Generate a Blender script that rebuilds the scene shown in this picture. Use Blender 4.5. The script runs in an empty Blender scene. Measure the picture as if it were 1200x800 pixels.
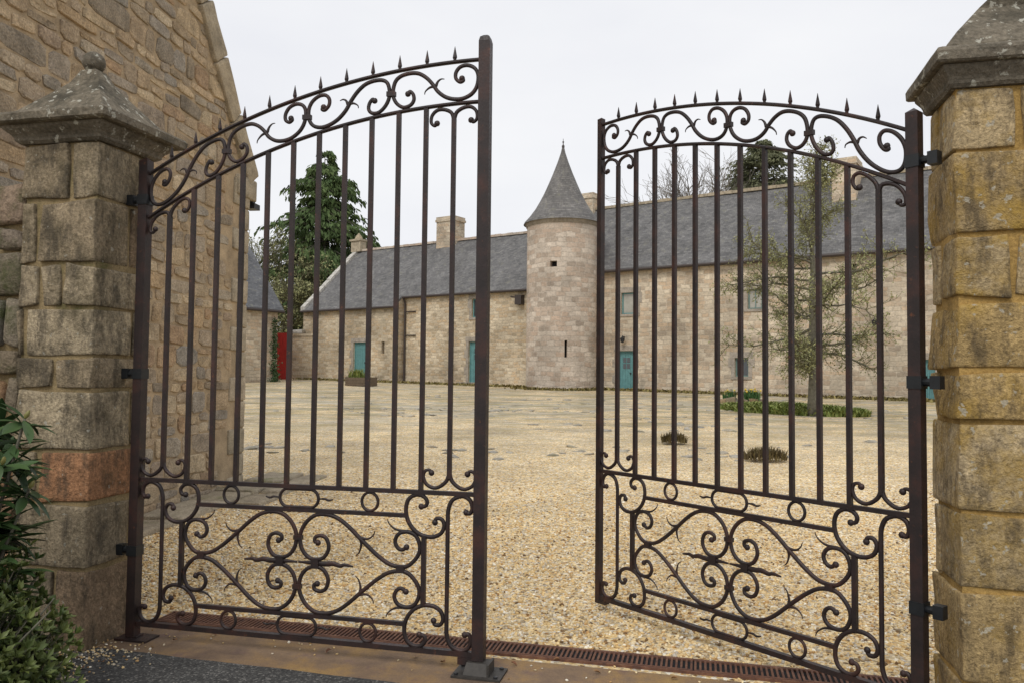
import bpy, math, random
import numpy as np
from mathutils import Vector, Matrix, noise
random.seed(7)
R = math.radians
scn = bpy.context.scene
C = scn.collection

# ------------------------------------------------------------------ camera
F_PX, PITCH, ROLL, EYE = 922.26, 0.041549, 0.010048, 1.5
cs, sn = math.cos(PITCH), math.sin(PITCH)
r0, u0, fw = Vector((1, 0, 0)), Vector((0, -sn, cs)), Vector((0, cs, sn))
cr, sr = math.cos(ROLL), math.sin(ROLL)
rv, uv_ = cr*r0+sr*u0, cr*u0-sr*r0
cd = bpy.data.cameras.new('camera'); cam = bpy.data.objects.new('camera', cd); C.objects.link(cam)
cd.sensor_width = 36; cd.lens = F_PX/1200*36; cd.clip_end = 3000; cd.clip_start = .05
m = Matrix.Identity(4)
for i in range(3):
    m[i][0], m[i][1], m[i][2] = rv[i], uv_[i], -fw[i]
m[2][3] = EYE
cam.matrix_world = m
scn.camera = cam

# ------------------------------------------------------------------ overcast sky, soft sun
w = bpy.data.worlds.new('World'); scn.world = w; w.use_nodes = True
nt = w.node_tree; nt.nodes.clear()
sky = nt.nodes.new('ShaderNodeTexSky'); sky.sky_type = 'NISHITA'; sky.sun_disc = False
SUN_EL, SUN_AZ = 48, 205                       # azimuth clockwise from +Y
sky.sun_elevation = R(SUN_EL); sky.sun_rotation = R(SUN_AZ)
tc = nt.nodes.new('ShaderNodeTexCoord'); mp = nt.nodes.new('ShaderNodeMapping'); mp.inputs['Scale'].default_value = (1.6, 1.6, 4)
nz = nt.nodes.new('ShaderNodeTexNoise'); nz.inputs['Scale'].default_value = 1.4; nz.inputs['Detail'].default_value = 5
rp = nt.nodes.new('ShaderNodeValToRGB')
rp.color_ramp.elements[0].position = .3; rp.color_ramp.elements[0].color = (8.5, 8.62, 9.1, 1)
rp.color_ramp.elements[1].position = .7; rp.color_ramp.elements[1].color = (9.7, 9.75, 9.9, 1)
mx = nt.nodes.new('ShaderNodeMixRGB'); mx.inputs[0].default_value = .96
bg = nt.nodes.new('ShaderNodeBackground'); bg.inputs[1].default_value = .1
wo = nt.nodes.new('ShaderNodeOutputWorld')
L = nt.links.new
L(tc.outputs['Generated'], mp.inputs[0]); L(mp.outputs[0], nz.inputs[0]); L(nz.outputs[0], rp.inputs[0])
L(sky.outputs[0], mx.inputs[1]); L(rp.outputs[0], mx.inputs[2]); L(mx.outputs[0], bg.inputs[0]); L(bg.outputs[0], wo.inputs[0])
sl = bpy.data.lights.new('sun', 'SUN'); sl.energy = 1.5; sl.angle = R(25); sl.color = (1, .96, .9)
so = bpy.data.objects.new('sun', sl); C.objects.link(so)
d = Vector((math.sin(R(SUN_AZ))*math.cos(R(SUN_EL)), math.cos(R(SUN_AZ))*math.cos(R(SUN_EL)), math.sin(R(SUN_EL))))
so.rotation_euler = (-d).to_track_quat('-Z', 'Y').to_euler(); so.location = (0, -10, 30)
scn.view_settings.view_transform = 'Standard'; scn.view_settings.look = 'None'
scn.view_settings.exposure = 0.0; scn.view_settings.gamma = 1

# ------------------------------------------------------------------ helpers
def ray(x, y):
    a, b = x-600, y-400
    a, b = a*cr+b*sr, -a*sr+b*cr
    v = Vector((a/F_PX, 1, -b/F_PX))
    return Vector((v.x, v.y*cs-v.z*sn, v.y*sn+v.z*cs))
def at(x, y, Y):                                   # the point at distance Y seen at pixel x, y
    r = ray(x, y); return r*(Y/r.y)+Vector((0, 0, EYE))
def ground(y):
    t = y-5.2
    if t <= 0: return 0.0
    if t < 2: return .024*t*t/4
    return .024*(min(t, 50)-1)
def on_ground(x, y):
    r = ray(x, y); lo, hi = 1, 90
    for _ in range(60):
        k = (lo+hi)/2
        if EYE+r.z/r.y*k > ground(k): lo = k
        else: hi = k
    return at(x, y, lo)

def tag(o, label=None, cat=None, group=None, kind=None):
    if label: o['label'] = label
    if cat: o['category'] = cat
    if group: o['group'] = group
    if kind: o['kind'] = kind
    return o
def empty(name, loc=(0, 0, 0), rz=0, label=None, cat=None, group=None):
    o = bpy.data.objects.new(name, None); C.objects.link(o); o.empty_display_size = .2
    o.location = loc; o.rotation_euler = (0, 0, rz)
    return tag(o, label, cat, group)

class MB:
    def __init__(s): s.v = []; s.f = []; s.t = []; s.uv = {}
    def add(s, vs, fs, tint=None):
        b = len(s.v); s.v += [tuple(p) for p in vs]
        t = random.random() if tint is None else tint
        for f in fs: s.f.append(tuple(b+i for i in f)); s.t.append(t)
        return s
    def box(s, x0, x1, y0, y1, z0, z1, tint=None):
        vs = [(x, y, z) for z in (z0, z1) for y in (y0, y1) for x in (x0, x1)]
        return s.add(vs, [(0, 2, 3, 1), (4, 5, 7, 6), (0, 1, 5, 4), (2, 6, 7, 3), (0, 4, 6, 2), (1, 3, 7, 5)], tint)
    def quad(s, a, b, c, d, tint=None): return s.add([a, b, c, d], [(0, 1, 2, 3)], tint)
    def tube(s, pts, rad, n=6, caps=True, tint=None):
        pts = [Vector(p) for p in pts]; k = len(pts); vs = []; fs = []
        rad = rad if hasattr(rad, '__len__') else [rad]*k
        up = None
        for i in range(k):
            t = (pts[min(i+1, k-1)]-pts[max(i-1, 0)]).normalized()
            if up is None: up = t.orthogonal().normalized()
            up = (up-t*up.dot(t)).normalized(); sd = t.cross(up)
            for j in range(n):
                a = 2*math.pi*j/n; vs.append(pts[i]+(up*math.cos(a)+sd*math.sin(a))*rad[i])
        for i in range(k-1):
            for j in range(n): fs.append((i*n+j, i*n+(j+1) % n, (i+1)*n+(j+1) % n, (i+1)*n+j))
        if caps: fs.append(tuple(range(n-1, -1, -1))); fs.append(tuple((k-1)*n+j for j in range(n)))
        return s.add(vs, fs, tint)
    def lathe(s, prof, n=24, c=(0, 0), tint=None):
        vs = []; fs = []; k = len(prof)
        for r, z in prof:
            for j in range(n): a = 2*math.pi*j/n; vs.append((c[0]+r*math.cos(a), c[1]+r*math.sin(a), z))
        for i in range(k-1):
            for j in range(n): fs.append((i*n+j, i*n+(j+1) % n, (i+1)*n+(j+1) % n, (i+1)*n+j))
        return s.add(vs, fs, tint)
    def build(s, name, mat, parent=None, smooth=False, uv=True):
        me = bpy.data.meshes.new(name); me.from_pydata(s.v, [], s.f); me.materials.append(mat)
        if smooth: me.shade_smooth()
        at_ = me.attributes.new('tint', 'FLOAT', 'FACE'); at_.data.foreach_set('value', s.t)
        if uv and len(s.f) < 20000: box_uv(me)
        o = bpy.data.objects.new(name, me); C.objects.link(o)
        if parent: o.parent = parent
        return o
def box_uv(me):
    l = me.uv_layers.new(name='UVMap').data; Z = Vector((0, 0, 1))
    for p in me.polygons:
        n = p.normal
        t = Vector((1, 0, 0)) if abs(n.z) > .97 else Z.cross(n).normalized()
        b = n.cross(t)
        for li in p.loop_indices:
            q = me.vertices[me.loops[li].vertex_index].co; l[li].uv = (q.dot(t), q.dot(b))
def inst(o, parent=None, name=None):
    c = o.copy(); C.objects.link(c); c.parent = parent; return c

# ------------------------------------------------------------------ materials
class NT:
    def __init__(s, name):
        s.m = bpy.data.materials.new(name); s.m.use_nodes = True; s.t = s.m.node_tree; s.n = s.t.nodes
        s.b = s.n['Principled BSDF']
    def new(s, k, **kw):
        n = s.n.new(k)
        for a, v in kw.items():
            if hasattr(n, a): setattr(n, a, v)
            else: n.inputs[a.replace('_', ' ')].default_value = v
        return n
    def l(s, a, b): s.t.links.new(a, b)
    def coords(s, kind='Object'): return s.new('ShaderNodeTexCoord').outputs[kind]
    def noise(s, vec, scale, detail=6, rough=.6, dist=0):
        n = s.new('ShaderNodeTexNoise'); n.inputs['Scale'].default_value = scale; n.inputs['Detail'].default_value = detail
        n.inputs['Roughness'].default_value = rough; n.inputs['Distortion'].default_value = dist
        if vec is not None: s.l(vec, n.inputs['Vector'])
        return n.outputs[0]
    def ramp(s, fac, stops, interp='LINEAR'):
        n = s.new('ShaderNodeValToRGB'); e = n.color_ramp.elements; n.color_ramp.interpolation = interp
        while len(e) < len(stops): e.new(.5)
        for i, (p, c) in enumerate(stops): e[i].position = p; e[i].color = (*c, 1) if not isinstance(c, float) else (c, c, c, 1)
        s.l(fac, n.inputs[0]); return n.outputs[0]
    def mix(s, fac, a, b, mode='MIX'):
        n = s.new('ShaderNodeMixRGB'); n.blend_type = mode
        for i, x in enumerate((fac, a, b)):
            if isinstance(x, (int, float)): n.inputs[i].default_value = x if i == 0 else (x, x, x, 1)
            elif isinstance(x, tuple): n.inputs[i].default_value = (*x, 1)
            else: s.l(x, n.inputs[i])
        return n.outputs[0]
    def math(s, op, a, b=0.0):
        n = s.new('ShaderNodeMath'); n.operation = op
        for i, x in enumerate((a, b)):
            if isinstance(x, (int, float)): n.inputs[i].default_value = x
            else: s.l(x, n.inputs[i])
        return n.outputs[0]
    def attr(s, name='tint'): n = s.new('ShaderNodeAttribute'); n.attribute_name = name; return n.outputs['Fac']
    def mapped(s, vec, sc=(1, 1, 1), rot=(0, 0, 0)):
        n = s.new('ShaderNodeMapping'); n.inputs['Scale'].default_value = sc; n.inputs['Rotation'].default_value = rot; s.l(vec, n.inputs[0]); return n.outputs[0]
    def bump(s, h, strength=.5, dist=.01, prev=None):
        n = s.new('ShaderNodeBump'); n.inputs['Strength'].default_value = strength; n.inputs['Distance'].default_value = dist
        s.l(h, n.inputs['Height'])
        if prev is not None: s.l(prev, n.inputs['Normal'])
        return n.outputs[0]
    def out(s, col, rough=.85, bump=None, metal=0, spec=.3):
        if isinstance(col, tuple): s.b.inputs['Base Color'].default_value = (*col, 1)
        else: s.l(col, s.b.inputs['Base Color'])
        if isinstance(rough, (int, float)): s.b.inputs['Roughness'].default_value = rough
        else: s.l(rough, s.b.inputs['Roughness'])
        s.b.inputs['Metallic'].default_value = metal; s.b.inputs['Specular IOR Level'].default_value = spec
        if bump is not None: s.l(bump, s.b.inputs['Normal'])
        return s.m

def mat_stone(name, palette, speck=.5, moss=None, moss_amt=.5, grain=55, bumpd=.008, lich=None, streak=None, lich_amt=0., st=.52):
    """dressed or rubble granite: each stone its own tint, grain, blotches, lichen"""
    n = NT(name); co = n.coords(); t = n.attr(); oi = n.new('ShaderNodeObjectInfo')
    palette = palette*2 if len(palette) == 1 else palette; k = len(palette); base = n.ramp(t, [(i/(k-1) if k > 1 else 0, c) for i, c in enumerate(palette)])
    off = n.new('ShaderNodeVectorMath', operation='ADD'); n.l(co, off.inputs[0])
    g = n.new('ShaderNodeCombineXYZ'); n.l(n.math('MULTIPLY', t, 37.), g.inputs[0]); n.l(n.math('MULTIPLY', t, 91.), g.inputs[1]); n.l(g.outputs[0], off.inputs[1])
    v = off.outputs[0]
    big = n.noise(v, 5, 6, .65); fine = n.noise(v, grain, 4, .7); mid = n.noise(v, 18, 5, .65)
    c = n.mix(.85, base, n.ramp(big, [(.25, .45), (.5, .95), (.75, 1.35)]), 'MULTIPLY')
    c = n.mix(speck, c, n.ramp(fine, [(.3, .35), (.5, 1.), (.7, 1.7)]), 'MULTIPLY')
    if moss: c = n.mix(n.ramp(n.noise(co, 2.6, 7, .72), [(.62-.25*moss_amt, 0.), (.75-.2*moss_amt, .85)]), c, moss)
    if streak: c = n.mix(n.ramp(n.noise(n.mapped(co, (2.2, 2.2, .8)), 4.2, 9, .75), [(st, 0.), (st+.13, .7)]), c, streak)
    if lich: c = n.mix(n.ramp(n.noise(co, 21, 4, .6), [(.66-lich_amt, 0.), (.70-lich_amt, .6+lich_amt*2)]), c, lich)
    b = n.bump(mid, .9, bumpd*2.6); b = n.bump(fine, .9, bumpd*1.2, b)
    return n.out(c, .92, b, spec=.2)

M = {}
M['rubble'] = mat_stone('gable_rubble', [(0.407, 0.305, 0.192), (0.260, 0.220, 0.169), (0.486, 0.373, 0.237), (0.339, 0.288, 0.226), (0.429, 0.311, 0.186), (0.294, 0.266, 0.226), (0.520, 0.418, 0.282), (0.373, 0.254, 0.153), (0.316, 0.294, 0.254)], .6, (0.147, 0.124, 0.085), .15)
M['quoin'] = mat_stone('gable_quoin', [(.40, .33, .23), (.34, .29, .21), (.45, .38, .28)], .4)
M['mortar_gable'] = mat_stone('gable_mortar', [(0.389, 0.299, 0.194)], .35, None, 0, 90, .004)
M['pier_l'] = mat_stone('pillar_granite_grey', [(.33, .26, .17), (.26, .21, .14), (.39, .32, .215), (.23, .185, .125), (.40, .20, .10)], .65, (.075, .062, .035), .4, 60, .009, (.42, .41, .35), (.055, .047, .036), 0., .47)
M['pier_r'] = mat_stone('pillar_granite_ochre', [(.43, .31, .155), (.36, .27, .145), (.50, .39, .235), (.42, .285, .11), (.37, .29, .175)], .65, (.40, .255, .055), .62, 60, .009, (.46, .43, .35), (.085, .065, .042), .05, .49)
M['mort_l'] = mat_stone('pillar_mortar_grey', [(.27, .205, .11)], .4, (.06, .07, .02), .3, 90, .005)
M['mort_r'] = mat_stone('pillar_mortar_ochre', [(.42, .27, .09)], .4, None, 0, 90, .005)
M['cap'] = mat_stone('pillar_cap_stone', [(.15, .13, .10), (.18, .155, .115)], .6, (.05, .046, .034), .6, 50, .006, (.48, .47, .40), None, .06)
M['oldwall'] = mat_stone('boundary_rubble', [(.25, .20, .13), (.18, .15, .11), (.30, .22, .13), (.22, .20, .165), (.33, .19, .10)], .6, (.06, .075, .02), .4, 60, .01)
M['cobble'] = mat_stone('worn_cobble', [(.40, .37, .31), (.34, .32, .28), (.45, .40, .31)], .5, (.24, .22, .12), .4, 50, .006)
M['flag'] = mat_stone('flagstone', [(.36, .30, .215), (.31, .265, .195), (.41, .35, .26)], .5, (.16, .17, .06), .35, 50, .006)

def mat_masonry(name, c1, c2, mortar, bw=.46, bh=.2, warm=(.42, .33, .2), stain=(.13, .12, .10), gap=.018, warp=.06):
    """far walls, where single stones are only a few pixels across"""
    n = NT(name); u = n.coords('UV')
    wv = n.new('ShaderNodeTexNoise'); wv.inputs['Scale'].default_value = 1.6; wv.inputs['Detail'].default_value = 3; n.l(u, wv.inputs['Vector'])
    sb = n.new('ShaderNodeVectorMath', operation='SUBTRACT'); n.l(wv.outputs[1], sb.inputs[0]); sb.inputs[1].default_value = (.5, .5, .5)
    scl = n.new('ShaderNodeVectorMath', operation='SCALE'); n.l(sb.outputs[0], scl.inputs[0]); scl.inputs['Scale'].default_value = warp*4
    ad = n.new('ShaderNodeVectorMath', operation='ADD'); n.l(u, ad.inputs[0]); n.l(scl.outputs[0], ad.inputs[1])
    def brick(w_, h_, off):
        b = n.new('ShaderNodeTexBrick'); b.offset = off; b.squash = .7; b.squash_frequency = 3
        b.inputs['Scale'].default_value = 1; b.inputs['Brick Width'].default_value = w_; b.inputs['Row Height'].default_value = h_
        b.inputs['Mortar Size'].default_value = gap; b.inputs['Mortar Smooth'].default_value = .4
        b.inputs['Color1'].default_value = (0, 0, 0, 1); b.inputs['Color2'].default_value = (1, 1, 1, 1); b.inputs['Mortar'].default_value = (.5, .5, .5, 1)
        n.l(ad.outputs[0], b.inputs['Vector']); return b
    b = brick(bw, bh, .5); b2 = brick(bw*1.37, bh*2, .33)
    big = n.noise(n.coords(), .45, 5, .6)
    c = n.ramp(b.outputs[0], [(0, c1), (.35, warm), (.6, c2), (1, tuple(x*1.2 for x in c2))])
    c = n.mix(.22, c, n.ramp(b2.outputs[0], [(0, .6), (1, 1.25)]), 'MULTIPLY')
    c = n.mix(n.math('MULTIPLY', b.outputs['Fac'], .75), c, mortar)
    c = n.mix(.8, c, n.ramp(big, [(.3, .6), (.5, 1.), (.7, 1.3)]), 'MULTIPLY')
    c = n.mix(.6, c, n.ramp(n.noise(u, 9, 5, .7), [(.3, .6), (.5, 1.), (.7, 1.35)]), 'MULTIPLY')
    mpz = n.mapped(n.coords(), (.9, .9, .22))
    c = n.mix(n.ramp(n.noise(mpz, 1.2, 6, .65), [(.6, 0.), (.78, .55)]), c, stain)
    h = n.math('SUBTRACT', n.math('MULTIPLY', n.noise(u, 7, 4, .6), .7), b.outputs['Fac'])
    return n.out(c, .93, n.bump(h, .9, .03), spec=.15)
M['wall_w'] = mat_masonry('wing_masonry_warm', (0.376, 0.314, 0.222), (0.524, 0.445, 0.325), (0.593, 0.513, 0.393), bw=.40, bh=.17, warm=(0.524, 0.399, 0.257))
M['wall_r'] = mat_masonry('wing_masonry_pink', (0.382, 0.319, 0.245), (0.513, 0.439, 0.336), (0.570, 0.502, 0.393), bw=.46, bh=.20, warm=(0.513, 0.393, 0.274))
M['wall_t'] = mat_masonry('tower_masonry', (0.365, 0.308, 0.251), (0.502, 0.433, 0.359), (0.570, 0.507, 0.422), bw=.50, bh=.24, warm=(0.490, 0.382, 0.296), stain=(0.182, 0.154, 0.120))
M['ashlar'] = mat_stone('dressed_granite', [(.36, .32, .27), (.32, .28, .23), (.40, .35, .29)], .4)

def mat_slate(name, c1, c2, moss=(.2, .19, .12)):
    n = NT(name); u = n.coords('UV')
    b = n.new('ShaderNodeTexBrick'); b.offset = .5
    b.inputs['Scale'].default_value = 1; b.inputs['Brick Width'].default_value = .19; b.inputs['Row Height'].default_value = .12
    b.inputs['Mortar Size'].default_value = .008; b.inputs['Mortar Smooth'].default_value = .2
    b.inputs['Color1'].default_value = (0, 0, 0, 1); b.inputs['Color2'].default_value = (1, 1, 1, 1); b.inputs['Mortar'].default_value = (.2, .2, .2, 1)
    n.l(u, b.inputs['Vector'])
    c = n.ramp(b.outputs[0], [(0, c1), (.5, tuple((p+q)/2 for p, q in zip(c1, c2))), (1, c2)])
    c = n.mix(.8, c, n.ramp(n.noise(u, 1.1, 7, .7), [(.3, .58), (.5, 1.), (.7, 1.5)]), 'MULTIPLY')
    c = n.mix(.7, c, n.ramp(n.noise(n.mapped(u, (6, 1.2, 1)), 3, 4, .7), [(.3, .7), (.7, 1.35)]), 'MULTIPLY')
    c = n.mix(n.ramp(n.noise(u, 2.2, 6, .7), [(.56, 0.), (.72, .55)]), c, moss)
    sep = n.new('ShaderNodeSeparateXYZ'); n.l(u, sep.inputs[0])
    saw = n.math('FRACT', n.math('DIVIDE', sep.outputs[1], .12))
    h = n.math('ADD', n.math('MULTIPLY', saw, -.6), n.math('MULTIPLY', b.outputs[0], .5))
    return n.out(c, .75, n.bump(h, 1, .03), spec=.35)
M['slate'] = mat_slate('slate_roof', (.10, .098, .097), (.175, .17, .165))
M['slate_t'] = mat_slate('tower_slates', (.11, .105, .10), (.18, .17, .16))
M['slate_s'] = mat_slate('blue_slates', (.09, .093, .10), (.15, .153, .16))

def mat_iron():
    n = NT('wrought_iron'); co = n.coords()
    a = n.noise(co, 6, 6, .65); f = n.noise(co, 90, 4, .6)
    c = n.ramp(a, [(.3, (.016, .013, .013)), (.5, (.030, .020, .019)), (.72, (.065, .028, .021))])
    c = n.mix(n.ramp(n.noise(co, 30, 5, .7), [(.62, 0.), (.72, .7)]), c, (.16, .06, .028))
    return n.out(c, n.ramp(f, [(.3, .38), (.7, .62)]), n.bump(f, .35, .003), metal=.1, spec=.38)
M['iron'] = mat_iron()
def mat_plain(name, c, rough=.6, var=.3, scale=20, metal=0, spec=.4, bump=.002):
    n = NT(name); co = n.coords(); f = n.noise(co, scale, 5, .65)
    col = n.mix(var, c, n.ramp(f, [(.3, .4), (.5, 1.), (.7, 1.5)]), 'MULTIPLY')
    return n.out(col, rough, n.bump(f, .5, bump), metal, spec)
M['hinge'] = mat_plain('black_hinge_iron', (.012, .014, .016), .45, .5)
M['steel'] = mat_plain('weathered_steel', (.045, .04, .035), .6, .5, 40, .1)
def mat_grate():
    n = NT('rusty_grate'); f = n.noise(n.coords(), 14, 6, .7)
    return n.out(n.ramp(f, [(.3, (.06, .035, .03)), (.5, (.14, .065, .04)), (.7, (.22, .12, .075))]), .8, n.bump(f, .4, .003))
M['grate'] = mat_grate()
M['teal'] = mat_plain('teal_paint', (.11, .255, .26), .55, .35, 6)
M['red'] = mat_plain('red_paint', (.38, .025, .022), .5, .35, 4)
M['frame'] = mat_plain('grey_green_frame', (.14, .22, .20), .6, .3, 8)
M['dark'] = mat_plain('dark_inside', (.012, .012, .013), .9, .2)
M['gutter'] = mat_plain('brown_gutter', (.05, .038, .034), .5, .3)
M['black'] = mat_plain('black_metal', (.02, .02, .022), .4, .3)
M['lead'] = mat_plain('pale_coping', (.46, .44, .40), .8, .6, 5)
def mat_glass():
    n = NT('window_glass'); return n.out((.05, .06, .065), .12, None, 0, .8)
M['glass'] = mat_glass()
def mat_pane():
    n = NT('curtained_pane'); f = n.noise(n.coords(), 3, 3); return n.out(n.ramp(f, [(.3, (.28, .27, .22)), (.7, (.42, .40, .34))]), .15, None, 0, .8)
M['pane'] = mat_pane()

def gravel_colours(n, fac):
    return n.ramp(fac, [(0, (.10, .06, .03)), (.08, (.50, .29, .11)), (.18, (.80, .59, .29)), (.34, (.58, .41, .19)), (.5, (.90, .74, .45)), (.63, (.28, .215, .14)), (.75, (.80, .66, .42)), (.87, (.47, .42, .35)), (1, (.96, .90, .75))])
def mat_pebble():
    n = NT('gravel_pebble'); c = gravel_colours(n, n.attr())
    c = n.mix(.4, c, n.ramp(n.noise(n.coords(), 90, 3), [(.3, .6), (.7, 1.3)]), 'MULTIPLY')
    return n.out(c, .75, None, spec=.3)
M['pebble'] = mat_pebble()
def mat_ground():
    n = NT('gravel_courtyard'); co = n.coords()
    vo = n.new('ShaderNodeTexVoronoi'); vo.inputs['Scale'].default_value = 48; n.l(co, vo.inputs['Vector'])
    sp = n.new('ShaderNodeSeparateColor'); n.l(vo.outputs['Color'], sp.inputs[0])
    c = gravel_colours(n, sp.outputs[0])
    vo2 = n.new('ShaderNodeTexVoronoi'); vo2.inputs['Scale'].default_value = 11; n.l(co, vo2.inputs['Vector'])
    sp2 = n.new('ShaderNodeSeparateColor'); n.l(vo2.outputs['Color'], sp2.inputs[0])
    c = n.mix(.35, c, n.ramp(sp2.outputs[0], [(0, .6), (1, 1.3)]), 'MULTIPLY')
    sx = n.new('ShaderNodeSeparateXYZ'); n.l(co, sx.inputs[0])
    far = n.ramp(n.math('DIVIDE', n.math('SUBTRACT', sx.outputs[1], 11.), 12.), [(0, 0.), (1, 1.)])
    str_ = n.mapped(co, (.55, 1.3, 1), (0, 0, .25))
    p1 = n.noise(str_, 1.0, 8, .72); p2 = n.noise(str_, 2.1, 8, .75)
    bare = n.math('MULTIPLY', n.ramp(p1, [(.44, 0.), (.53, .85)]), far)
    c = n.mix(bare, c, n.ramp(p2, [(.36, (.20, .19, .155)), (.47, (.46, .43, .36)), (.55, (.26, .235, .14)), (.64, (.52, .42, .26))]))
    ms = n.math('MULTIPLY', n.ramp(n.noise(str_, .8, 8, .75), [(.52, 0.), (.60, .6)]), far)
    c = n.mix(ms, c, (.24, .20, .075))
    c = n.mix(.8, c, n.ramp(n.noise(co, .5, 6, .65), [(.3, .66), (.5, 1.), (.7, 1.25)]), 'MULTIPLY')
    c = n.mix(n.math('MULTIPLY', far, .8), c, n.ramp(n.noise(str_, 3.2, 9, .8), [(.36, .38), (.5, 1.), (.66, 1.3)]), 'MULTIPLY')
    gr = n.ramp(n.math('DIVIDE', n.math('SUBTRACT', sx.outputs[1], 56.), 3.), [(0, 0.), (1, 1.)])
    c = n.mix(gr, c, (.06, .085, .025))
    inv = n.math('SUBTRACT', 1., vo.outputs['Distance'])
    b = n.bump(inv, .7, .012); b = n.bump(n.math('MULTIPLY', p1, 1.), .6, .12, b)
    return n.out(c, .9, b, spec=.2)
M['ground'] = mat_ground()
def mat_asphalt():
    n = NT('asphalt'); co = n.coords()
    vo = n.new('ShaderNodeTexVoronoi'); vo.inputs['Scale'].default_value = 105; n.l(co, vo.inputs['Vector'])
    sp = n.new('ShaderNodeSeparateColor'); n.l(vo.outputs['Color'], sp.inputs[0])
    c = n.ramp(sp.outputs[0], [(0, (.035, .034, .033)), (.6, (.058, .057, .055)), (.88, (.10, .098, .092)), (1, (.2, .19, .175))])
    c = n.mix(.6, c, n.ramp(n.noise(co, 3, 6, .7), [(.3, .6), (.7, 1.4)]), 'MULTIPLY')
    return n.out(c, .8, n.bump(n.math('SUBTRACT', 1., vo.outputs['Distance']), .7, .006), spec=.3)
M['asphalt'] = mat_asphalt()
def mat_conc():
    n = NT('stained_concrete'); co = n.coords()
    a = n.noise(co, 2.2, 8, .7); f = n.noise(co, 120, 3, .6)
    c = n.ramp(a, [(.32, (.125, .085, .062)), (.48, (.21, .14, .085)), (.58, (.28, .175, .075)), (.7, (.36, .24, .085))])
    c = n.mix(n.ramp(n.noise(co, 5, 7, .72), [(.55, 0.), (.68, .65)]), c, (.145, .09, .085))
    c = n.mix(.4, c, n.ramp(f, [(.3, .6), (.7, 1.3)]), 'MULTIPLY')
    return n.out(c, .8, n.bump(f, .4, .003), spec=.3)
M['conc'] = mat_conc()
def mat_leaf(name, c1, c2, rough=.5, trans=.0, spec=.4):
    n = NT(name); c = n.ramp(n.attr(), [(0, c1), (1, c2)])
    c = n.mix(.5, c, n.ramp(n.noise(n.coords(), 3, 4), [(.3, .6), (.7, 1.35)]), 'MULTIPLY')
    return n.out(c, rough, None, spec=spec)
M['rhodo'] = mat_leaf('rhododendron_leaf', (.025, .055, .018), (.07, .125, .04), .45, spec=.35)
M['azalea'] = mat_leaf('azalea_leaf', (.045, .075, .02), (.17, .20, .05), .5)
M['bud'] = mat_leaf('flower_bud', (.2, .2, .06), (.28, .2, .07), .5)
M['conifer'] = mat_leaf('conifer_spray', (.05, .085, .03), (.12, .165, .062), .85, spec=.2)
M['conifer2'] = mat_leaf('dark_evergreen_spray', (.09, .10, .055), (.16, .165, .09), .85, spec=.2)
M['mossy'] = mat_leaf('lichen_twig', (.22, .23, .115), (.40, .40, .20), .9, spec=.1)
M['twig'] = mat_leaf('olive_twig', (.11, .105, .06), (.18, .17, .09), .9, spec=.1)
M['greytwig'] = mat_leaf('mossy_grey_twig', (.10, .095, .06), (.17, .16, .09), .9, spec=.1)
M['bark'] = mat_plain('bark', (.15, .14, .105), .9, .7, 14, bump=.01)
M['bark_far'] = mat_plain('far_bark', (.16, .14, .115), .95, .3, 3)
M['grass'] = mat_leaf('ground_cover', (.14, .19, .04), (.33, .36, .12), .7, spec=.2)
M['heather'] = mat_leaf('heather', (.085, .06, .035), (.15, .12, .05), .8, spec=.1)
M['weed'] = mat_leaf('wallfoot_weed', (.14, .115, .05), (.30, .25, .10), .9, spec=.1)
M['daff'] = mat_leaf('daffodil_leaf', (.03, .09, .025), (.07, .15, .04), .5)
M['yellow'] = mat_leaf('daffodil_flower', (.7, .5, .04), (.75, .55, .08), .5)
M['ivy'] = mat_leaf('ivy_leaf', (.02, .05, .015), (.05, .10, .03), .5)
M['deadleaf'] = mat_leaf('fallen_leaf', (.16, .06, .03), (.32, .19, .07), .7)
M['wood'] = mat_plain('planter_wood', (.12, .09, .06), .8, .5, 8)

# ================================================================== THE SETTING
GA = -0.2365                                        # direction of the closed gate line
e1 = Vector((math.cos(GA), math.sin(GA), 0)); e2 = Vector((-math.sin(GA), math.cos(GA), 0))
HL = Vector((-2.0841, 4.4724, 0)); HR = Vector((1.7919, 3.5381, 0))   # hinge lines of the two leaves
def gl(a, b, z=0): return HL+e1*a+e2*b+Vector((0, 0, z))

# ground sheet with the gently rising courtyard
ys = [-60, -20, -5, 0, 3, 5.2]+[5.4+.2*i for i in range(10)]+[8+i for i in range(0, 50, 2)]+[60, 80, 120, 250, 600, 1500]
xs = [-900, -300, -80, -30, -12, -5, 0, 5, 12, 30, 80, 300, 900]
mb = MB()
for j, y in enumerate(ys):
    for i, x in enumerate(xs): mb.v.append((x, y, ground(y)))
n_ = len(xs)
for j in range(len(ys)-1):
    for i in range(n_-1): mb.f.append((j*n_+i, j*n_+i+1, (j+1)*n_+i+1, (j+1)*n_+i)); mb.t.append(.5)
tag(mb.build('ground', M['ground'], uv=False, smooth=True), kind='structure')
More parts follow.
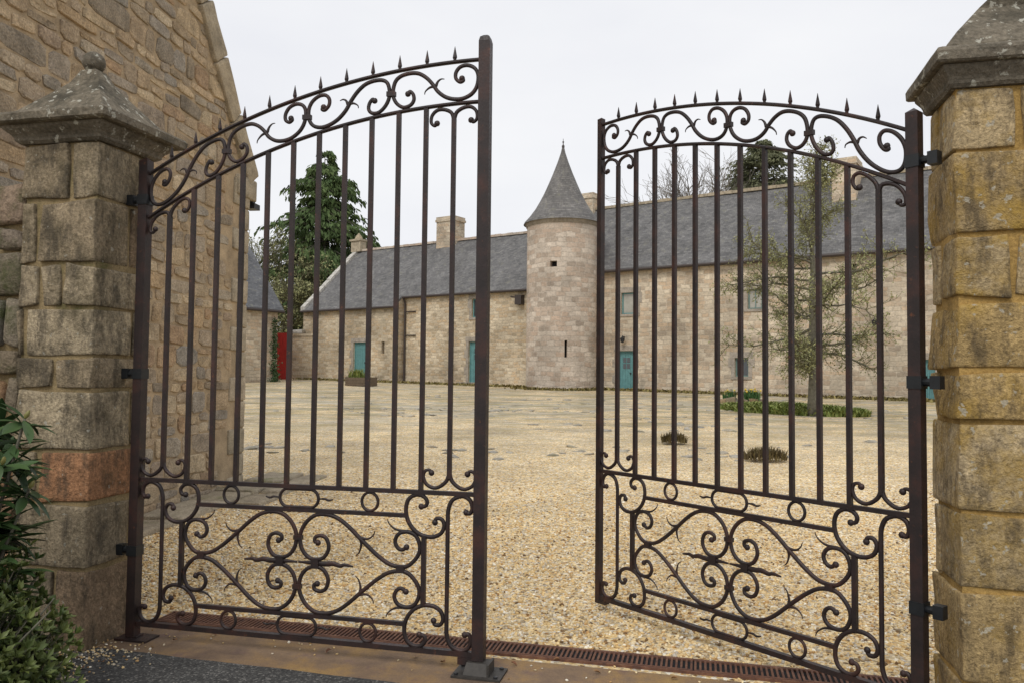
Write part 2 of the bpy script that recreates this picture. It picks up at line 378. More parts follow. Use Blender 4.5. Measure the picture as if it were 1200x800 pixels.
# tarmac road and the stained threshold strip (sheets a few millimetres apart)
mb = MB(); a, b = Vector((-2.302, 4.344, .004)), Vector((-.65, 3.909, .004)); dd = (b-a).normalized()
edge = []
for i in range(-30, 130):
    p = a+dd*(i*.08); edge.append((p.x, p.y+.012*noise.noise((i*.3, 2, 0))+.05*max(0, -i/14), .004))
for i in range(len(edge)-1):
    p, q = edge[i], edge[i+1]
    mb.quad((p[0]-2, -25, .004), (q[0]-2, -25, .004), q, p, .5)
tag(mb.build('road', M['asphalt'], uv=False), kind='structure')
mb = MB()
for i in range(40):
    u0_, u1_ = -.12+i*.105, -.12+(i+1)*.105
    mb.quad(gl(u0_, -.75, .0025), gl(u1_, -.75, .0025), gl(u1_, .235, .0025), gl(u0_, .235, .0025), .5)
tag(mb.build('threshold', M['conc'], uv=False), kind='structure')

# drain channel with slotted grates
dr = empty('drain_channel', gl(0, .29), GA, 'rusty slotted drain channel set across the gateway behind the gate line', 'drain')
mb = MB(); mb.box(-.11, 4.1, -.012, .0, .0, .014); mb.box(-.11, 4.1, .166, .178, .0, .014); mb.box(-.11, 4.1, .002, .164, .0030, .0042)
mb.build('channel_frame', M['grate'], dr)
bp = MB(); bp.box(-.108, 4.098, .004, .162, .0046, .0060); bp.build('channel_void', M['dark'], dr)
g0 = None
for k in range(8):
    if g0 is None:
        mb = MB(); Lg = .515
        mb.box(0, Lg, .003, .016, .0065, .016); mb.box(0, Lg, .150, .163, .0065, .016)
        nb = 20
        for i in range(nb+1):
            x = i*(Lg-.012)/nb
            mb.add([(x-.0+s_*.0+dx, y, z) for z in (.0065, .0155) for y, s_ in ((.016, 0), (.150, 1)) for dx in (0, .011)],
                   [(0, 2, 3, 1), (4, 5, 7, 6), (0, 1, 5, 4), (2, 6, 7, 3), (0, 4, 6, 2), (1, 3, 7, 5)], .5)
        g0 = g = mb.build('grate', M['grate'], dr)
    else: g = inst(g0, dr)
    g.location = (-.1+k*.523, 0, 0)

# loose gravel: real pebbles on the near part of the courtyard, a mass nobody could count
rng = np.random.default_rng(3)
def pebbles(pts, sizes):
    phi = (1+5**.5)/2
    iv = np.array([(-1, phi, 0), (1, phi, 0), (-1, -phi, 0), (1, -phi, 0), (0, -1, phi), (0, 1, phi), (0, -1, -phi), (0, 1, -phi), (phi, 0, -1), (phi, 0, 1), (-phi, 0, -1), (-phi, 0, 1)])
    iv /= np.linalg.norm(iv[0])
    fc = np.array([(0, 11, 5), (0, 5, 1), (0, 1, 7), (0, 7, 10), (0, 10, 11), (1, 5, 9), (5, 11, 4), (11, 10, 2), (10, 7, 6), (7, 1, 8), (3, 9, 4), (3, 4, 2), (3, 2, 6), (3, 6, 8), (3, 8, 9), (4, 9, 5), (2, 4, 11), (6, 2, 10), (8, 6, 7), (9, 8, 1)])
    N = len(pts); q = rng.normal(size=(N, 4)); q /= np.linalg.norm(q, axis=1)[:, None]
    w_, x, y, z = q.T
    Rm = np.stack([1-2*(y*y+z*z), 2*(x*y-z*w_), 2*(x*z+y*w_), 2*(x*y+z*w_), 1-2*(x*x+z*z), 2*(y*z-x*w_), 2*(x*z-y*w_), 2*(y*z+x*w_), 1-2*(x*x+y*y)], 1).reshape(N, 3, 3)
    sc = sizes[:, None]*rng.uniform([.7, .55, .4], [1.25, 1., .75], (N, 3))
    V = iv[None]*(1+rng.normal(0, .12, (N, 12, 1)))*sc[:, None]
    V = np.einsum('nij,nkj->nki', Rm, V); V[:, :, 2] *= .75; V += pts[:, None]
    Fc = (fc[None]+np.arange(N)[:, None, None]*12).reshape(-1, 3)
    return V.reshape(-1, 3), Fc, np.repeat(rng.random(N), 20)
def mass(name, V, Fc, T, mat, parent=None):
    me = bpy.data.meshes.new(name); me.vertices.add(len(V)); me.vertices.foreach_set('co', V.astype(np.float32).ravel())
    k = Fc.shape[1]; me.loops.add(Fc.size); me.loops.foreach_set('vertex_index', Fc.astype(np.int32).ravel())
    me.polygons.add(len(Fc)); me.polygons.foreach_set('loop_start', np.arange(0, Fc.size, k, dtype=np.int32)); me.polygons.foreach_set('loop_total', np.full(len(Fc), k, dtype=np.int32))
    me.update(); a_ = me.attributes.new('tint', 'FLOAT', 'FACE'); a_.data.foreach_set('value', T.astype(np.float32)); me.materials.append(mat); me.validate()
    o = bpy.data.objects.new(name, me); C.objects.link(o); o.parent = parent; return o
P = []
N = 120000
yy = rng.uniform(3.5, 10.5, N); xx = rng.uniform(-.72, .72, N)*yy
keep = rng.random(N) < np.clip((yy/6)*np.where(yy > 6.5, (10.5-yy)/4*6.5/yy, 1), 0, 1)
xx, yy = xx[keep], yy[keep]
bb = (xx-HL.x)*e2.x+(yy-HL.y)*e2.y; aa = (xx-HL.x)*e1.x+(yy-HL.y)*e1.y
keep = (bb > .485+rng.normal(0, .012, len(bb))) & ((aa > .35) | (yy > 4.9)) ; xx, yy = xx[keep], yy[keep]
zz = np.array([ground(v) for v in yy])+rng.uniform(-.004, .005, len(yy))
V, Fc, T = pebbles(np.stack([xx, yy, zz], 1), rng.uniform(.0075, .019, len(xx)))
tag(mass('gravel', V, Fc, T, M['pebble']), 'golden loose gravel covering the near courtyard behind the drain', 'gravel', kind='stuff')
# strays kicked over the threshold and a drift at the foot of the left pillar
st = []
for _ in range(90):
    p = gl(random.uniform(-.1, 4), .27-abs(random.gauss(0, .22)), .006); st.append(p[:])
for _ in range(700):
    p = Vector((-2.42+random.gauss(0, .16), 4.02+random.gauss(0, .22), .004+abs(random.gauss(0, .004)))); st.append(p[:])
for _ in range(120):
    st.append(((-2.15+random.gauss(0, .16)), 4.22+random.gauss(0, .1), .006))
V, Fc, T = pebbles(np.array(st), rng.uniform(.005, .011, len(st)))
tag(mass('gravel', V, Fc, T, M['pebble']), 'stray pebbles scattered over the threshold and at the foot of the grey pillar', 'gravel', kind='stuff')

# worn bedrock and flat cobbles showing through the thin gravel farther in
op = []
cl = [(random.uniform(-8, 11), random.uniform(12, 33)) for _ in range(34)]
for cx, cy in cl:
    for _ in range(random.randint(4, 14)):
        y = cy+random.gauss(0, .5); op.append((cx+random.gauss(0, 1.3), y, ground(y)+.0))
op = np.array(op); sz_o = rng.uniform(.05, .2, len(op)); V, Fc, T = pebbles(np.zeros((len(op), 3)), sz_o)
V = V.reshape(-1, 12, 3); V[:, :, 2] *= .42; V = (V+op[:, None]).reshape(-1, 3)
tag(mass('cobbles', V, Fc, T, M['cobble']), 'flat grey worn cobbles showing through the thin gravel of the courtyard', 'stones', kind='stuff')

# ================================================================== WROUGHT IRON GATE
W, ZM, ZR2, ZR3, ZC = 1.955, .8, .677, .124, .4005
UC = W/2
R_out = (W*W+.505**2)/(2*.505); R_in = (W*W+.536**2)/(2*.536)
def z_out(u): return 3.041-R_out+math.sqrt(R_out**2-(W-u)**2)
def z_in(u): return 2.819-R_in+math.sqrt(R_in**2-(W-u)**2)
def cat(p, sub=5):
    p = [np.array(q, float) for q in p]; out = []
    for i in range(len(p)-1):
        a, b, c, d = p[max(i-1, 0)], p[i], p[i+1], p[min(i+2, len(p)-1)]
        for k in range(sub):
            t = k/sub; out.append(.5*((2*b)+(-a+c)*t+(2*a-5*b+4*c-d)*t*t+(-a+3*b-3*c+d)*t**3))
    out.append(p[-1]); return out
def sweep(mb, path, hw=.0100, hd=.009, closed=False, w0=1, w1=1, blob0=0, blob1=0, n=8):
    path = [np.array(q, float) for q in path]; k = len(path)
    vs = []; fs = []
    ln = np.concatenate([[0], np.cumsum([np.hypot(*(path[i+1]-path[i])) for i in range(k-1)])]); tot = ln[-1]
    for i in range(k):
        a, b = (path[(i-1) % k], path[(i+1) % k]) if closed else (path[max(i-1, 0)], path[min(i+1, k-1)])
        t = (b-a)/max(1e-9, np.hypot(*(b-a))); nn = np.array((-t[1], t[0]))
        s_ = ln[i]/tot; g = w0+(w1-w0)*s_ if not closed else 1
        if w0 < 1 and w1 < 1: g = w0+(1-w0)*math.sin(math.pi*s_)
        for j in range(n):
            an = 2*math.pi*(j+.5)/n; cx, cy = math.cos(an), math.sin(an)
            k_ = 1/max(abs(cx), abs(cy))**.75
            q = path[i]+nn*hw*g*cx*k_; vs.append((q[0], hd*max(g, .35)*cy*k_, q[1]))
    m_ = k if closed else k-1
    for i in range(m_):
        for j in range(n): fs.append((i*n+j, ((i+1) % k)*n+j, ((i+1) % k)*n+(j+1) % n, i*n+(j+1) % n))
    if not closed: fs += [tuple(range(n)), tuple((k-1)*n+j for j in range(n-1, -1, -1))]
    mb.add(vs, fs, .5)
    for bl, q in ((blob0, path[0]), (blob1, path[-1])):
        if bl:
            prof = [(max(.0005, bl*math.sin(a_)), -bl*.75*math.cos(a_)) for a_ in np.linspace(.02, math.pi-.02, 7)]
            sub = MB().lathe(prof, 10); mb.add([(q[0]+x, z, q[1]+y) for x, y, z in sub.v], [f[::-1] for f in sub.f], .5)
    return mb
def ball(mb, c, r, n=12):
    prof = [(max(.0005, r*math.sin(a_)), c[2]-r*math.cos(a_)) for a_ in np.linspace(.02, math.pi-.02, 9)]
    return mb.lathe(prof, n, c[:2])
def mirror(p, mu=False, mz=False): return [((W-u) if mu else u, (2*ZC-z) if mz else z) for u, z in p]

Sq = [(.3634, .514), (.3890, .4990), (.4150, .5120), (.4264, .5454), (.4053, .5813), (.357, .5930), (.3134, .5745), (.2907, .524), (.3003, .4753), (.3464, .4240), (.3946, .4115), (.4579, .4227), (.5199, .4600), (.5715, .5010), (.6248, .5465), (.6855, .5996), (.7462, .6406), (.8072, .6587), (.876, .6539), (.9299, .6157), (.9610, .5631), (.9665, .5159), (.9530, .4676), (.9192, .4315), (.8741, .4185), (.8282, .4327), (.8003, .4788), (.8105, .5273), (.8406, .5461), (.8760, .538), (.8800, .5150), (.8620, .5080)]
Cq = [(.2865, .7260), (.262, .7306), (.255, .7560), (.2787, .781), (.319, .7840), (.356, .7595), (.3695, .7108), (.3592, .6541), (.3246, .6060), (.277, .5790), (.2203, .5750), (.1767, .5966), (.1609, .6353), (.1743, .6660), (.2030, .6690), (.2110, .6490)]
Hk = [(1.9099, .7071), (1.9306, .7038), (1.9428, .7305), (1.9330, .7657), (1.9054, .7860), (1.8714, .7855), (1.8341, .764), (1.8155, .7176), (1.8130, .6591), (1.813, .5)]
Yt = [(1.8185, 2.66), (1.8190, 2.7346), (1.8330, 2.7714), (1.8700, 2.7930), (1.9100, 2.7950), (1.9390, 2.7702), (1.9430, 2.7326), (1.9240, 2.7143), (1.9113, 2.7253)]
Yb = [(1.8185, 1.02), (1.8160, .8934), (1.8019, .8603), (1.7679, .8325), (1.7335, .8245), (1.695, .8428), (1.678, .8815), (1.688, .9094), (1.7102, .9149), (1.7219, .9010)]
S4 = [(1.5671, 2.8884), (1.5790, 2.9000), (1.5965, 2.8826), (1.6000, 2.852), (1.5805, 2.826), (1.5415, 2.8180), (1.5033, 2.8445), (1.4843, 2.8912), (1.4932, 2.9527), (1.5221, 2.9843), (1.5724, 2.9977), (1.6227, 2.9937), (1.6659, 2.9683), (1.7021, 2.9299), (1.731, 2.8888), (1.7737, 2.856), (1.823, 2.8410), (1.8718, 2.8429), (1.9160, 2.8655), (1.9411, 2.9047), (1.9463, 2.9582), (1.9281, 2.9964), (1.8902, 3.0157), (1.8506, 3.0099), (1.8275, 2.9819), (1.8280, 2.9498), (1.8497, 2.9306), (1.8680, 2.9380), (1.8599, 2.9485)]
u_a, u_b = 1.4745, W
def norm(p): return [((u-u_a)/(u_b-u_a), (z-z_in(u))/(z_out(u)-z_in(u))) for u, z in p]
def denorm(p, k, flip):
    o = []
    for s_, t in p:
        s2 = 1-s_ if flip else s_
        u = W*(k+s2)/4; o.append((u, z_in(u)+t*(z_out(u)-z_in(u))))
    return o
FL1 = [(1.7199, 2.9183), (1.6881, 2.9138), (1.6635, 2.8951), (1.6588, 2.8783)]
FL2 = [(1.7199, 2.9183), (1.7302, 2.9414), (1.7477, 2.9538), (1.7653, 2.9524)]
FA = [[(.628, .549), (.5804, .5440), (.5500, .5639), (.54, .5883)], [(.622, .546), (.6150, .5142), (.6253, .4734), (.6454, .4537)], [(.357, .5943), (.4207, .6016), (.4597, .628), (.471, .6525)]]

gate = empty('iron_gate', HL+Vector((0, 0, .0893)), -.2301, 'rusty brown wrought iron gate leaf standing closed, hung on the grey stone pillar', 'gate')
I = M['iron']
def add(name, mbx, par=None, smooth=True, mat=None):
    o = mbx.build(name, mat or I, par or gate, smooth, uv=False); return o
def barbox(u0, u1, z0, z1, hd=.011): return MB().box(u0, u1, -hd, hd, z0, z1, .5)
post = MB().box(-.055, 0, -.0275, .0275, -.066, 2.610, .5); post.add([(-.055, -.0275, 2.61), (0, -.0275, 2.61), (0, .0275, 2.61), (-.055, .0275, 2.61), (-.0275, 0, 2.632)], [(0, 1, 4), (1, 2, 4), (2, 3, 4), (3, 0, 4)], .5)
add('hinge_post', post, smooth=False)
add('bottom_rail', barbox(0, W, -.013, .013, .016), smooth=False)
add('middle_rail', barbox(0, W, ZM-.011, ZM+.011, .012), smooth=False)
for zf, nm in ((z_in, 'inner_arch_rail'), (z_out, 'outer_arch_rail')):
    add(nm, sweep(MB(), [(W*i/40, zf(W*i/40)) for i in range(41)], .0095, .014), smooth=False)
for z in (ZR2, ZR3): add('panel_rail', barbox(.362, W-.362, z-.0105, z+.0105), smooth=False)
bars = [.137+(W-.274)*i/11 for i in range(12)]
for i, u in enumerate(bars):
    if i in (0, 11):
        s_ = add('scroll_bar', barbox(u-.011, u+.011, .875, z_in(u)-.075, .011), smooth=False)
        for sg in (1, -1):
            base = [(u+sg*(a-1.8185), zz_) for a, zz_ in Yt]
            base = [(a, z_+(z_in(a)-z_in(a if sg > 0 else 0)*0-z_in(1.8185+(a-u)*sg))) for a, z_ in base]
            base[0] = (u, z_in(u)-.15); base[1] = (u+sg*.001, min(base[1][1], z_in(u)-.075))
            add('scroll', sweep(MB(), cat(base[1:]), .0095, .009, w0=1.1, w1=.85, blob1=.0165), s_)
            base = [(u-sg*(a-1.8185), zz_) for a, zz_ in Yb]
            add('scroll', sweep(MB(), cat(base[1:]), .0095, .009, w0=1.1, w1=.85, blob1=.0165), s_)
    else: add('bar', barbox(u-.0112, u+.0112, ZM+.011, z_in(u)-.004, .0112), smooth=False)
    z = z_out(u)
    add('spike', MB().lathe([(.0085, z), (.0085, z+.014), (.0125, z+.024), (.0105, z+.036), (.001, z+.083)], 6, (u, 0)), smooth=False)
nS, nF1, nF2 = norm(S4), norm(FL1), norm(FL2)
for k in range(4):
    fl = k % 2 == 0
    s_ = add('arch_scroll', sweep(MB(), cat(denorm(nS, k, fl)), .0105, .009, w0=.9, w1=.9, blob0=.0165, blob1=.0165))
    for q in (nF1, nF2): add('flourish', sweep(MB(), cat(denorm(q, k, fl)), .0085, .007, w0=1, w1=.25), s_)
for k in (1, 2, 3):
    u = W*k/4; zc = z_in(u)+.47*(z_out(u)-z_in(u))
    add('collar', MB().box(u-.024, u+.024, -.0125, .0125, zc-.013, zc+.013, .5), smooth=False)
for mu in (False, True):
    for mz in (False, True):
        s_ = add('panel_scroll', sweep(MB(), cat(mirror(Sq, mu, mz)), .0108, .0095, w0=.92, w1=.92, blob0=.0165, blob1=.0165))
        for q in FA: add('flourish', sweep(MB(), cat(mirror(q, mu, mz)), .0085, .007, w0=1, w1=.25), s_)
        add('corner_scroll', sweep(MB(), cat(mirror(Cq, mu, mz)), .0108, .0095, w0=.92, w1=.92, blob0=.0165, blob1=.0165))
    hp = mirror(Hk, not mu); hp2 = mirror(hp, False, True)[::-1]
    add('hooked_bar', sweep(MB(), cat(hp)+cat(hp2), .0108, .0105, w0=1, w1=1, blob0=.0165, blob1=.0165))
    ub = W-.269 if mu else .269
    add('short_bar', barbox(ub-.0115, ub+.0115, .222, .579), smooth=False)
    for zr in ((ZM+ZR2)/2, (ZR3+.0)/2+.001):
        uc = (W-.5705) if mu else .5705
        h_ = .0475 if zr > .4 else .047
        add('ring', sweep(MB(), [(uc+(h_-.002)*math.cos(t), zr+h_*math.sin(t)) for t in np.linspace(0, 2*math.pi, 32, endpoint=False)], .0075, .008, True))
        add('dart', sweep(MB(), cat([(UC+(.119+.0)*(1 if mu else -1), zr), (UC+.15*(1 if mu else -1), zr+.002), (UC+.172*(1 if mu else -1), zr-.005), (UC+.197*(1 if mu else -1), zr+.001)]), .006, .005, w0=.6, w1=.3))
    sgn = 1 if mu else -1
    add('dart', sweep(MB(), cat([(UC+sgn*a, ZC+b) for a, b in ((.004, 0), (.05, .001), (.10, 0), (.165, -.001), (.205, .003), (.245, -.006), (.27, .001), (.318, -.005))]), .0135, .008, w0=.35, w1=.25))
    add('collar', MB().box(UC+sgn*.103-.021, UC+sgn*.103+.021, -.0135, .0135, ZC-.027, ZC+.027, .5), smooth=False)
    add('collar', MB().box((W-.3946 if mu else .3946)-.021, (W-.3946 if mu else .3946)+.021, -.0125, .0125, ZC-.019, ZC+.019, .5), smooth=False)
    add('collar', MB().box(UC-.024, UC+.024, -.0125, .0125, (.53 if mu else 2*ZC-.53)-.012, (.53 if mu else 2*ZC-.53)+.012, .5), smooth=False)
for zr in ((ZM+ZR2)/2, ZR3/2+.001):
    p = []
    for t in np.linspace(0, 2*math.pi, 40, endpoint=False):
        c_, s_ = math.cos(t), math.sin(t); p.append((UC+(.066 if c_ > 0 else -.066)+.047*c_, zr+.0475*s_))
    add('oval_ring', sweep(MB(), p, .0078, .008, True))
for z in (2.385, 1.394, .403):
    h_ = MB().box(-.060, .004, -.032, .032, z-.028, z+.028, .5)
    ho = add('hinge', h_, smooth=False, mat=M['hinge'])
    hb = MB().tube([(-.06, 0, z), (-.12, 0, z)], [.017, .022], 10); hb.box(-.136, -.093, -.024, .024, z-.029, z+.029, .5)
    add('hinge_bracket', hb, ho, smooth=False, mat=M['hinge'])
kids = [o for o in gate.children_recursive]
# second leaf, swung inward
gate2 = gate.copy(); C.objects.link(gate2)
gate2.location = HR+Vector((0, 0, .0893)); gate2.rotation_euler = (0, 0, math.pi-.9035)
tag(gate2, 'rusty brown wrought iron gate leaf swung open inward, hung on the ochre stone pillar', 'gate')
mp_ = {gate: gate2}
def cp(o, par):
    c = o.copy(); C.objects.link(c); c.parent = par
    for ch in list(o.children): cp(ch, c)
for ch in list(gate.children): cp(ch, gate2)
# the lock post of each leaf differs
def lock(par, wd, ztop, zbot, rnd):
    p = MB().box(W, W+wd, -wd/2, wd/2, zbot, ztop, .5)
    c = W+wd/2; h = wd/2
    ring = lambda f, z: [(c-h*f, -h*f, z), (c+h*f, -h*f, z), (c+h*f, h*f, z), (c-h*f, h*f, z)]
    if rnd: p.add(ring(1, ztop)+ring(.82, ztop+.022)+ring(.35, ztop+.034), [(0, 1, 5, 4), (1, 2, 6, 5), (2, 3, 7, 6), (3, 0, 4, 7), (4, 5, 9, 8), (5, 6, 10, 9), (6, 7, 11, 10), (7, 4, 8, 11), (8, 9, 10, 11)], .5)
    else: p.add(ring(1, ztop)+[(c, 0, ztop+.012)], [(0, 1, 4), (1, 2, 4), (2, 3, 4), (3, 0, 4)], .5)
    o = add('lock_post', p, par, smooth=False); return o
lock(gate, .060, 3.130, -.021, True); lock(gate2, .036, 3.080, -.036, False)
add('foot', MB().box(W-.055, W+.005, -.02, .02, -.034, -.0135, .5), gate2, smooth=False)
add('drop_bolt', MB().box(W-.075, W+.055, -.024, .024, -.047, -.0135, .5).box(W-.02, W+.035, -.02, .02, -.075, -.047), gate, smooth=False)
add('post_foot', MB().box(-.10, .10, -.06, .06, -.087, -.0755, .5).box(-.05, .02, -.03, .03, -.0755, -.066), gate, smooth=False)
# the gate stop bolted to the threshold under the closed leaf
gs = empty('gate_stop', gl(1.985, -.005, .0035), GA, 'small bolted steel gate stop plate under the closed gate leaf', 'gate stop')
MB().box(-.115, .135, -.085, .085, 0, .010, .5).build('plate', M['steel'], gs)
b_ = MB(); b_.add([(-.06, -.06, .010), (.07, -.06, .010), (.07, .05, .010), (-.06, .05, .010), (-.05, -.03, .062), (.062, -.03, .062), (.062, .045, .062), (-.05, .045, .062)], [(0, 1, 5, 4), (1, 2, 6, 5), (2, 3, 7, 6), (3, 0, 4, 7), (4, 5, 6, 7)], .5)
b_.box(.062, .073, -.06, .05, .0105, .068)
b_.build('bracket', M['steel'], gs)
for x, y in ((-.095, -.062), (.108, -.062), (.108, .062), (-.095, .062)):
    MB().lathe([(.011, .010), (.011, .019), (.001, .0195)], 6, (x, y)).build('bolt', M['black'], gs)

# ================================================================== MASONRY
GP = (-1, -.972, -.86, -.3, .3, .86, .972, 1)
def block(mb, x0, x1, y0, y1, z0, z1, seed=0, rough=.0085, r=.011, tint=None):
    """one hewn stone: rounded edges, uneven faces"""
    h = ((x1-x0)/2, (y1-y0)/2, (z1-z0)/2); c = ((x0+x1)/2, (y0+y1)/2, (z0+z1)/2)
    r = min(r, *[q*.6 for q in h]); idx = {}; vs = []; fs = []; k = len(GP)
    rj = random.Random(seed*7+1); jt = [rj.uniform(-1, 1)*rough*.75 for _ in range(5)]
    def vid(i, j, l):
        key = (i, j, l)
        if key not in idx:
            p = [GP[i]*h[0], GP[j]*h[1], GP[l]*h[2]]
            q = [max(-h[a]+r, min(h[a]-r, p[a])) for a in range(3)]
            d_ = Vector([p[a]-q[a] for a in range(3)])
            if d_.length > 1e-9: d_ = d_.normalized()*r
            P_ = Vector(q)+d_
            nv = noise.noise_vector(Vector((P_.x*7+seed*3.1, P_.y*7+seed*1.7, P_.z*7-seed)))
            nv2 = noise.noise_vector(Vector((P_.x*23+seed, P_.y*23, P_.z*23-seed*2.3)))
            P_ = P_+nv*rough+nv2*rough*.45
            sx_, sy_, sz_ = GP[i], GP[j], GP[l]
            P_ += Vector((jt[0]*sx_*sz_+jt[1]*sz_, jt[2]*sx_*sz_, jt[3]*sz_*sx_+jt[4]*sx_))
            idx[key] = len(vs); vs.append((c[0]+P_.x, c[1]+P_.y, c[2]+P_.z))
        return idx[key]
    K = k-1
    for a in range(K):
        for b in range(K):
            fs += [(vid(a, b, 0), vid(a, b+1, 0), vid(a+1, b+1, 0), vid(a+1, b, 0)), (vid(a, b, K), vid(a+1, b, K), vid(a+1, b+1, K), vid(a, b+1, K)),
                   (vid(a, 0, b), vid(a+1, 0, b), vid(a+1, 0, b+1), vid(a, 0, b+1)), (vid(a, K, b), vid(a, K, b+1), vid(a+1, K, b+1), vid(a+1, K, b)),
                   (vid(0, a, b), vid(0, a, b+1), vid(0, a+1, b+1), vid(0, a+1, b)), (vid(K, a, b), vid(K, a+1, b), vid(K, a+1, b+1), vid(K, a, b+1))]
    return mb.add(vs, fs, tint)

def pillar(name, loc, X, Y, courses, mat, mort, label, seed, ov=1.):
    p = empty(name, loc, GA, label, 'pillar', 'stone gate pillars'); (xa, xb), (ya, yb) = X, Y
    MB().box(xa+.019, xb-.019, ya+.019, yb-.019, -.1, 2.79).build('mortar_core', mort, p)
    sd = seed
    for z0, z1, splits, depth, tn in courses:
        for i, (a, b) in enumerate(splits):
            sd += 1
            corner = abs(b-xb) < .03 if name_left else abs(a-xa) < .03
            dp = depth if corner else .24
            j = [random.uniform(-.006, .006) for _ in range(4)]
            block(MB(), a+.009, b-.009, ya+j[0], ya+dp+j[1], z0+.010, z1-.010, sd, tint=tn[i] if isinstance(tn, tuple) else tn).build('stone', mat, p, True, uv=False)
            if ya+dp < yb-.05:
                block(MB(), a+.007, b-.007, ya+dp+.016, yb+j[2]*.5, z0+.01, z1-.01, sd+50).build('stone', mat, p, True, uv=False)
    cx, cy, hx, hy = (xa+xb)/2, (ya+yb)/2, (xb-xa)/2, (yb-ya)/2
    def rings(rs, nm, mt, smooth=False):
        mbx = MB(); vs = []; fs = []; n = 20
        for k, (z, g) in enumerate(rs):
            for s_ in range(4):
                for t in range(5):
                    f = t/5
                    co = [(-1, -1), (1, -1), (1, 1), (-1, 1)]; a, b = co[s_], co[(s_+1) % 4]
                    px, py = a[0]+(b[0]-a[0])*f, a[1]+(b[1]-a[1])*f
                    if isinstance(g, tuple): x, y = px*g[0], py*g[1]
                    else: g2 = g*ov if g > 0 else g; x, y = px*(hx+g2), py*(hy+g2)
                    nv = noise.noise_vector(Vector((x*6+seed, y*6, z*6)))*.006
                    vs.append((cx+x+nv.x, cy+y+nv.y, z+nv.z))
            if k:
                for q in range(n): fs.append(((k-1)*n+q, (k-1)*n+(q+1) % n, k*n+(q+1) % n, k*n+q))
        fs.append(tuple(range(n))); fs.append(tuple((len(rs)-1)*n+q for q in range(n)))
        mbx.add(vs, fs, random.random()); return mbx.build(nm, mt, p, smooth, uv=False)
    rings([(2.755, .010), (2.77, .028), (2.785, .030), (2.80, .040), (2.83, .072), (2.846, .078)], 'moulding', M['cap'])
    rings([(2.848, .112), (2.856, .126), (2.893, .130), (2.908, .118), (2.921, .08)], 'cornice', M['cap'])
    cp_ = rings([(2.921, .045), (2.938, .035), (3.01, -.03), (3.085, -.095), (3.16, -.155), (3.235, (.05, .045))], 'cap', M['cap'])
    fm = MB(); ball(fm, (cx, cy, 3.29), .064, 16); fm.lathe([(.05, 3.228), (.038, 3.238), (.042, 3.25)], 12, (cx, cy))
    fm.build('finial', M['cap'], cp_, True, uv=False)
    return p
name_left = True
L_ = [(2.437, 2.76, ((-.505, -.19), (-.18, 0)), .44, (.2, .35)), (2.083, 2.437, ((-.505, -.40), (-.385, 0)), .26, (.3, .12)),
      (1.84, 2.083, ((-.505, -.37), (-.36, -.22), (-.21, 0)), .44, (.4, .6, .45)), (1.57, 1.84, ((-.505, -.465), (-.455, 0)), .30, (.3, .5)),
      (1.393, 1.57, ((-.505, -.26), (-.25, 0)), .44, (.25, .1)), (1.06, 1.393, ((-.505, 0),), .31, (.5,)),
      (.777, 1.06, ((-.505, -.345), (-.335, 0)), .44, (.3, .97)), (.427, .777, ((-.505, -.475), (-.465, 0)), .33, (.6, .3)), (-.04, .427, ((-.505, -.21), (-.20, 0)), .44, (.7, .8))]
pillar('stone_pillar', gl(-.125, 0), (-.505, 0), (-.255, .19), L_, M['pier_l'], M['mort_l'], 'grey lichened stone gate pillar beside the tall gable wall and evergreen shrubs', 11)
name_left = False
R_ = [(2.477, 2.76, ((0, .255), (.265, .56)), .25, (.55, .2)), (2.12, 2.477, ((0, .56),), .42, (.1,)), (1.836, 2.12, ((0, .225), (.235, .56)), .24, (.3, .5)),
      (1.537, 1.836, ((0, .56),), .42, (.7,)), (1.319, 1.537, ((0, .40), (.41, .56)), .26, (.7, .2)), (.932, 1.319, ((0, .56),), .42, (.45,)),
      (.608, .932, ((0, .56),), .28, (.3,)), (.22, .608, ((0, .56),), .42, (.85,)), (-.04, .22, ((0, .3), (.31, .56)), .42, (.1, .4))]
pillar('stone_pillar', HR+e1*.142, (0, .56), (-.15, .22), R_, M['pier_r'], M['mort_r'], 'ochre lichened stone gate pillar carrying the open gate leaf', 77, .62)

# old rubble wall running on from the grey pillar
wl = empty('boundary_wall', gl(-.632, 0), GA, 'low mossy rubble boundary wall running from the grey pillar to the gable', 'wall')
MB().box(-1.75, .0, -.18, .2, -.1, 2.50).build('mortar_core', M['mort_l'], wl)
z = -.05; sd = 300
while z < 2.5:
    h = random.uniform(.13, .3); x = -1.75
    if z+h > 2.38: h = 2.56-z
    while x < -.02:
        l_ = random.uniform(.16, .48)
        if x+l_ > -.1: l_ = -.0-x
        block(MB(), x+.01, x+l_-.01, -.225+random.uniform(-.02, .015), .1, z+.01, min(z+h, 2.56)-.01, sd, .016, .035).build('stone', M['oldwall'], wl, True, uv=False); sd += 1
        x += l_
    z += h

# ---------------------------------------------------------------- tall house with the gable wall
PC = Vector((-3.40, 10.0, 0)); dW = Vector((-.13, -.99, 0)).normalized()
HA = math.atan2(dW.y, dW.x)
hs = empty('gabled_house', PC, HA, 'tall rubble stone house with a steep gable behind the grey pillar', 'house')
TAN = math.tan(R(54)); ZE = 4.05; GW = 6.0
def z_rake(t): return ZE+TAN*min(t, GW-t)
wm = MB(); wm.add([(0, .004, -.3), (GW, .004, -.3), (GW, .004, ZE), (GW/2, .004, z_rake(GW/2)), (0, .004, ZE), (0, -7, -.3), (GW, -7, -.3), (GW, -7, ZE), (GW/2, -7, z_rake(GW/2)), (0, -7, ZE)],
              [(0, 1, 2, 3, 4), (5, 9, 8, 7, 6), (0, 4, 9, 5), (1, 6, 7, 2), (2, 7, 8, 3), (3, 8, 9, 4)])
hw = wm.build('wall', M['mortar_gable'], hs)
rf = MB()
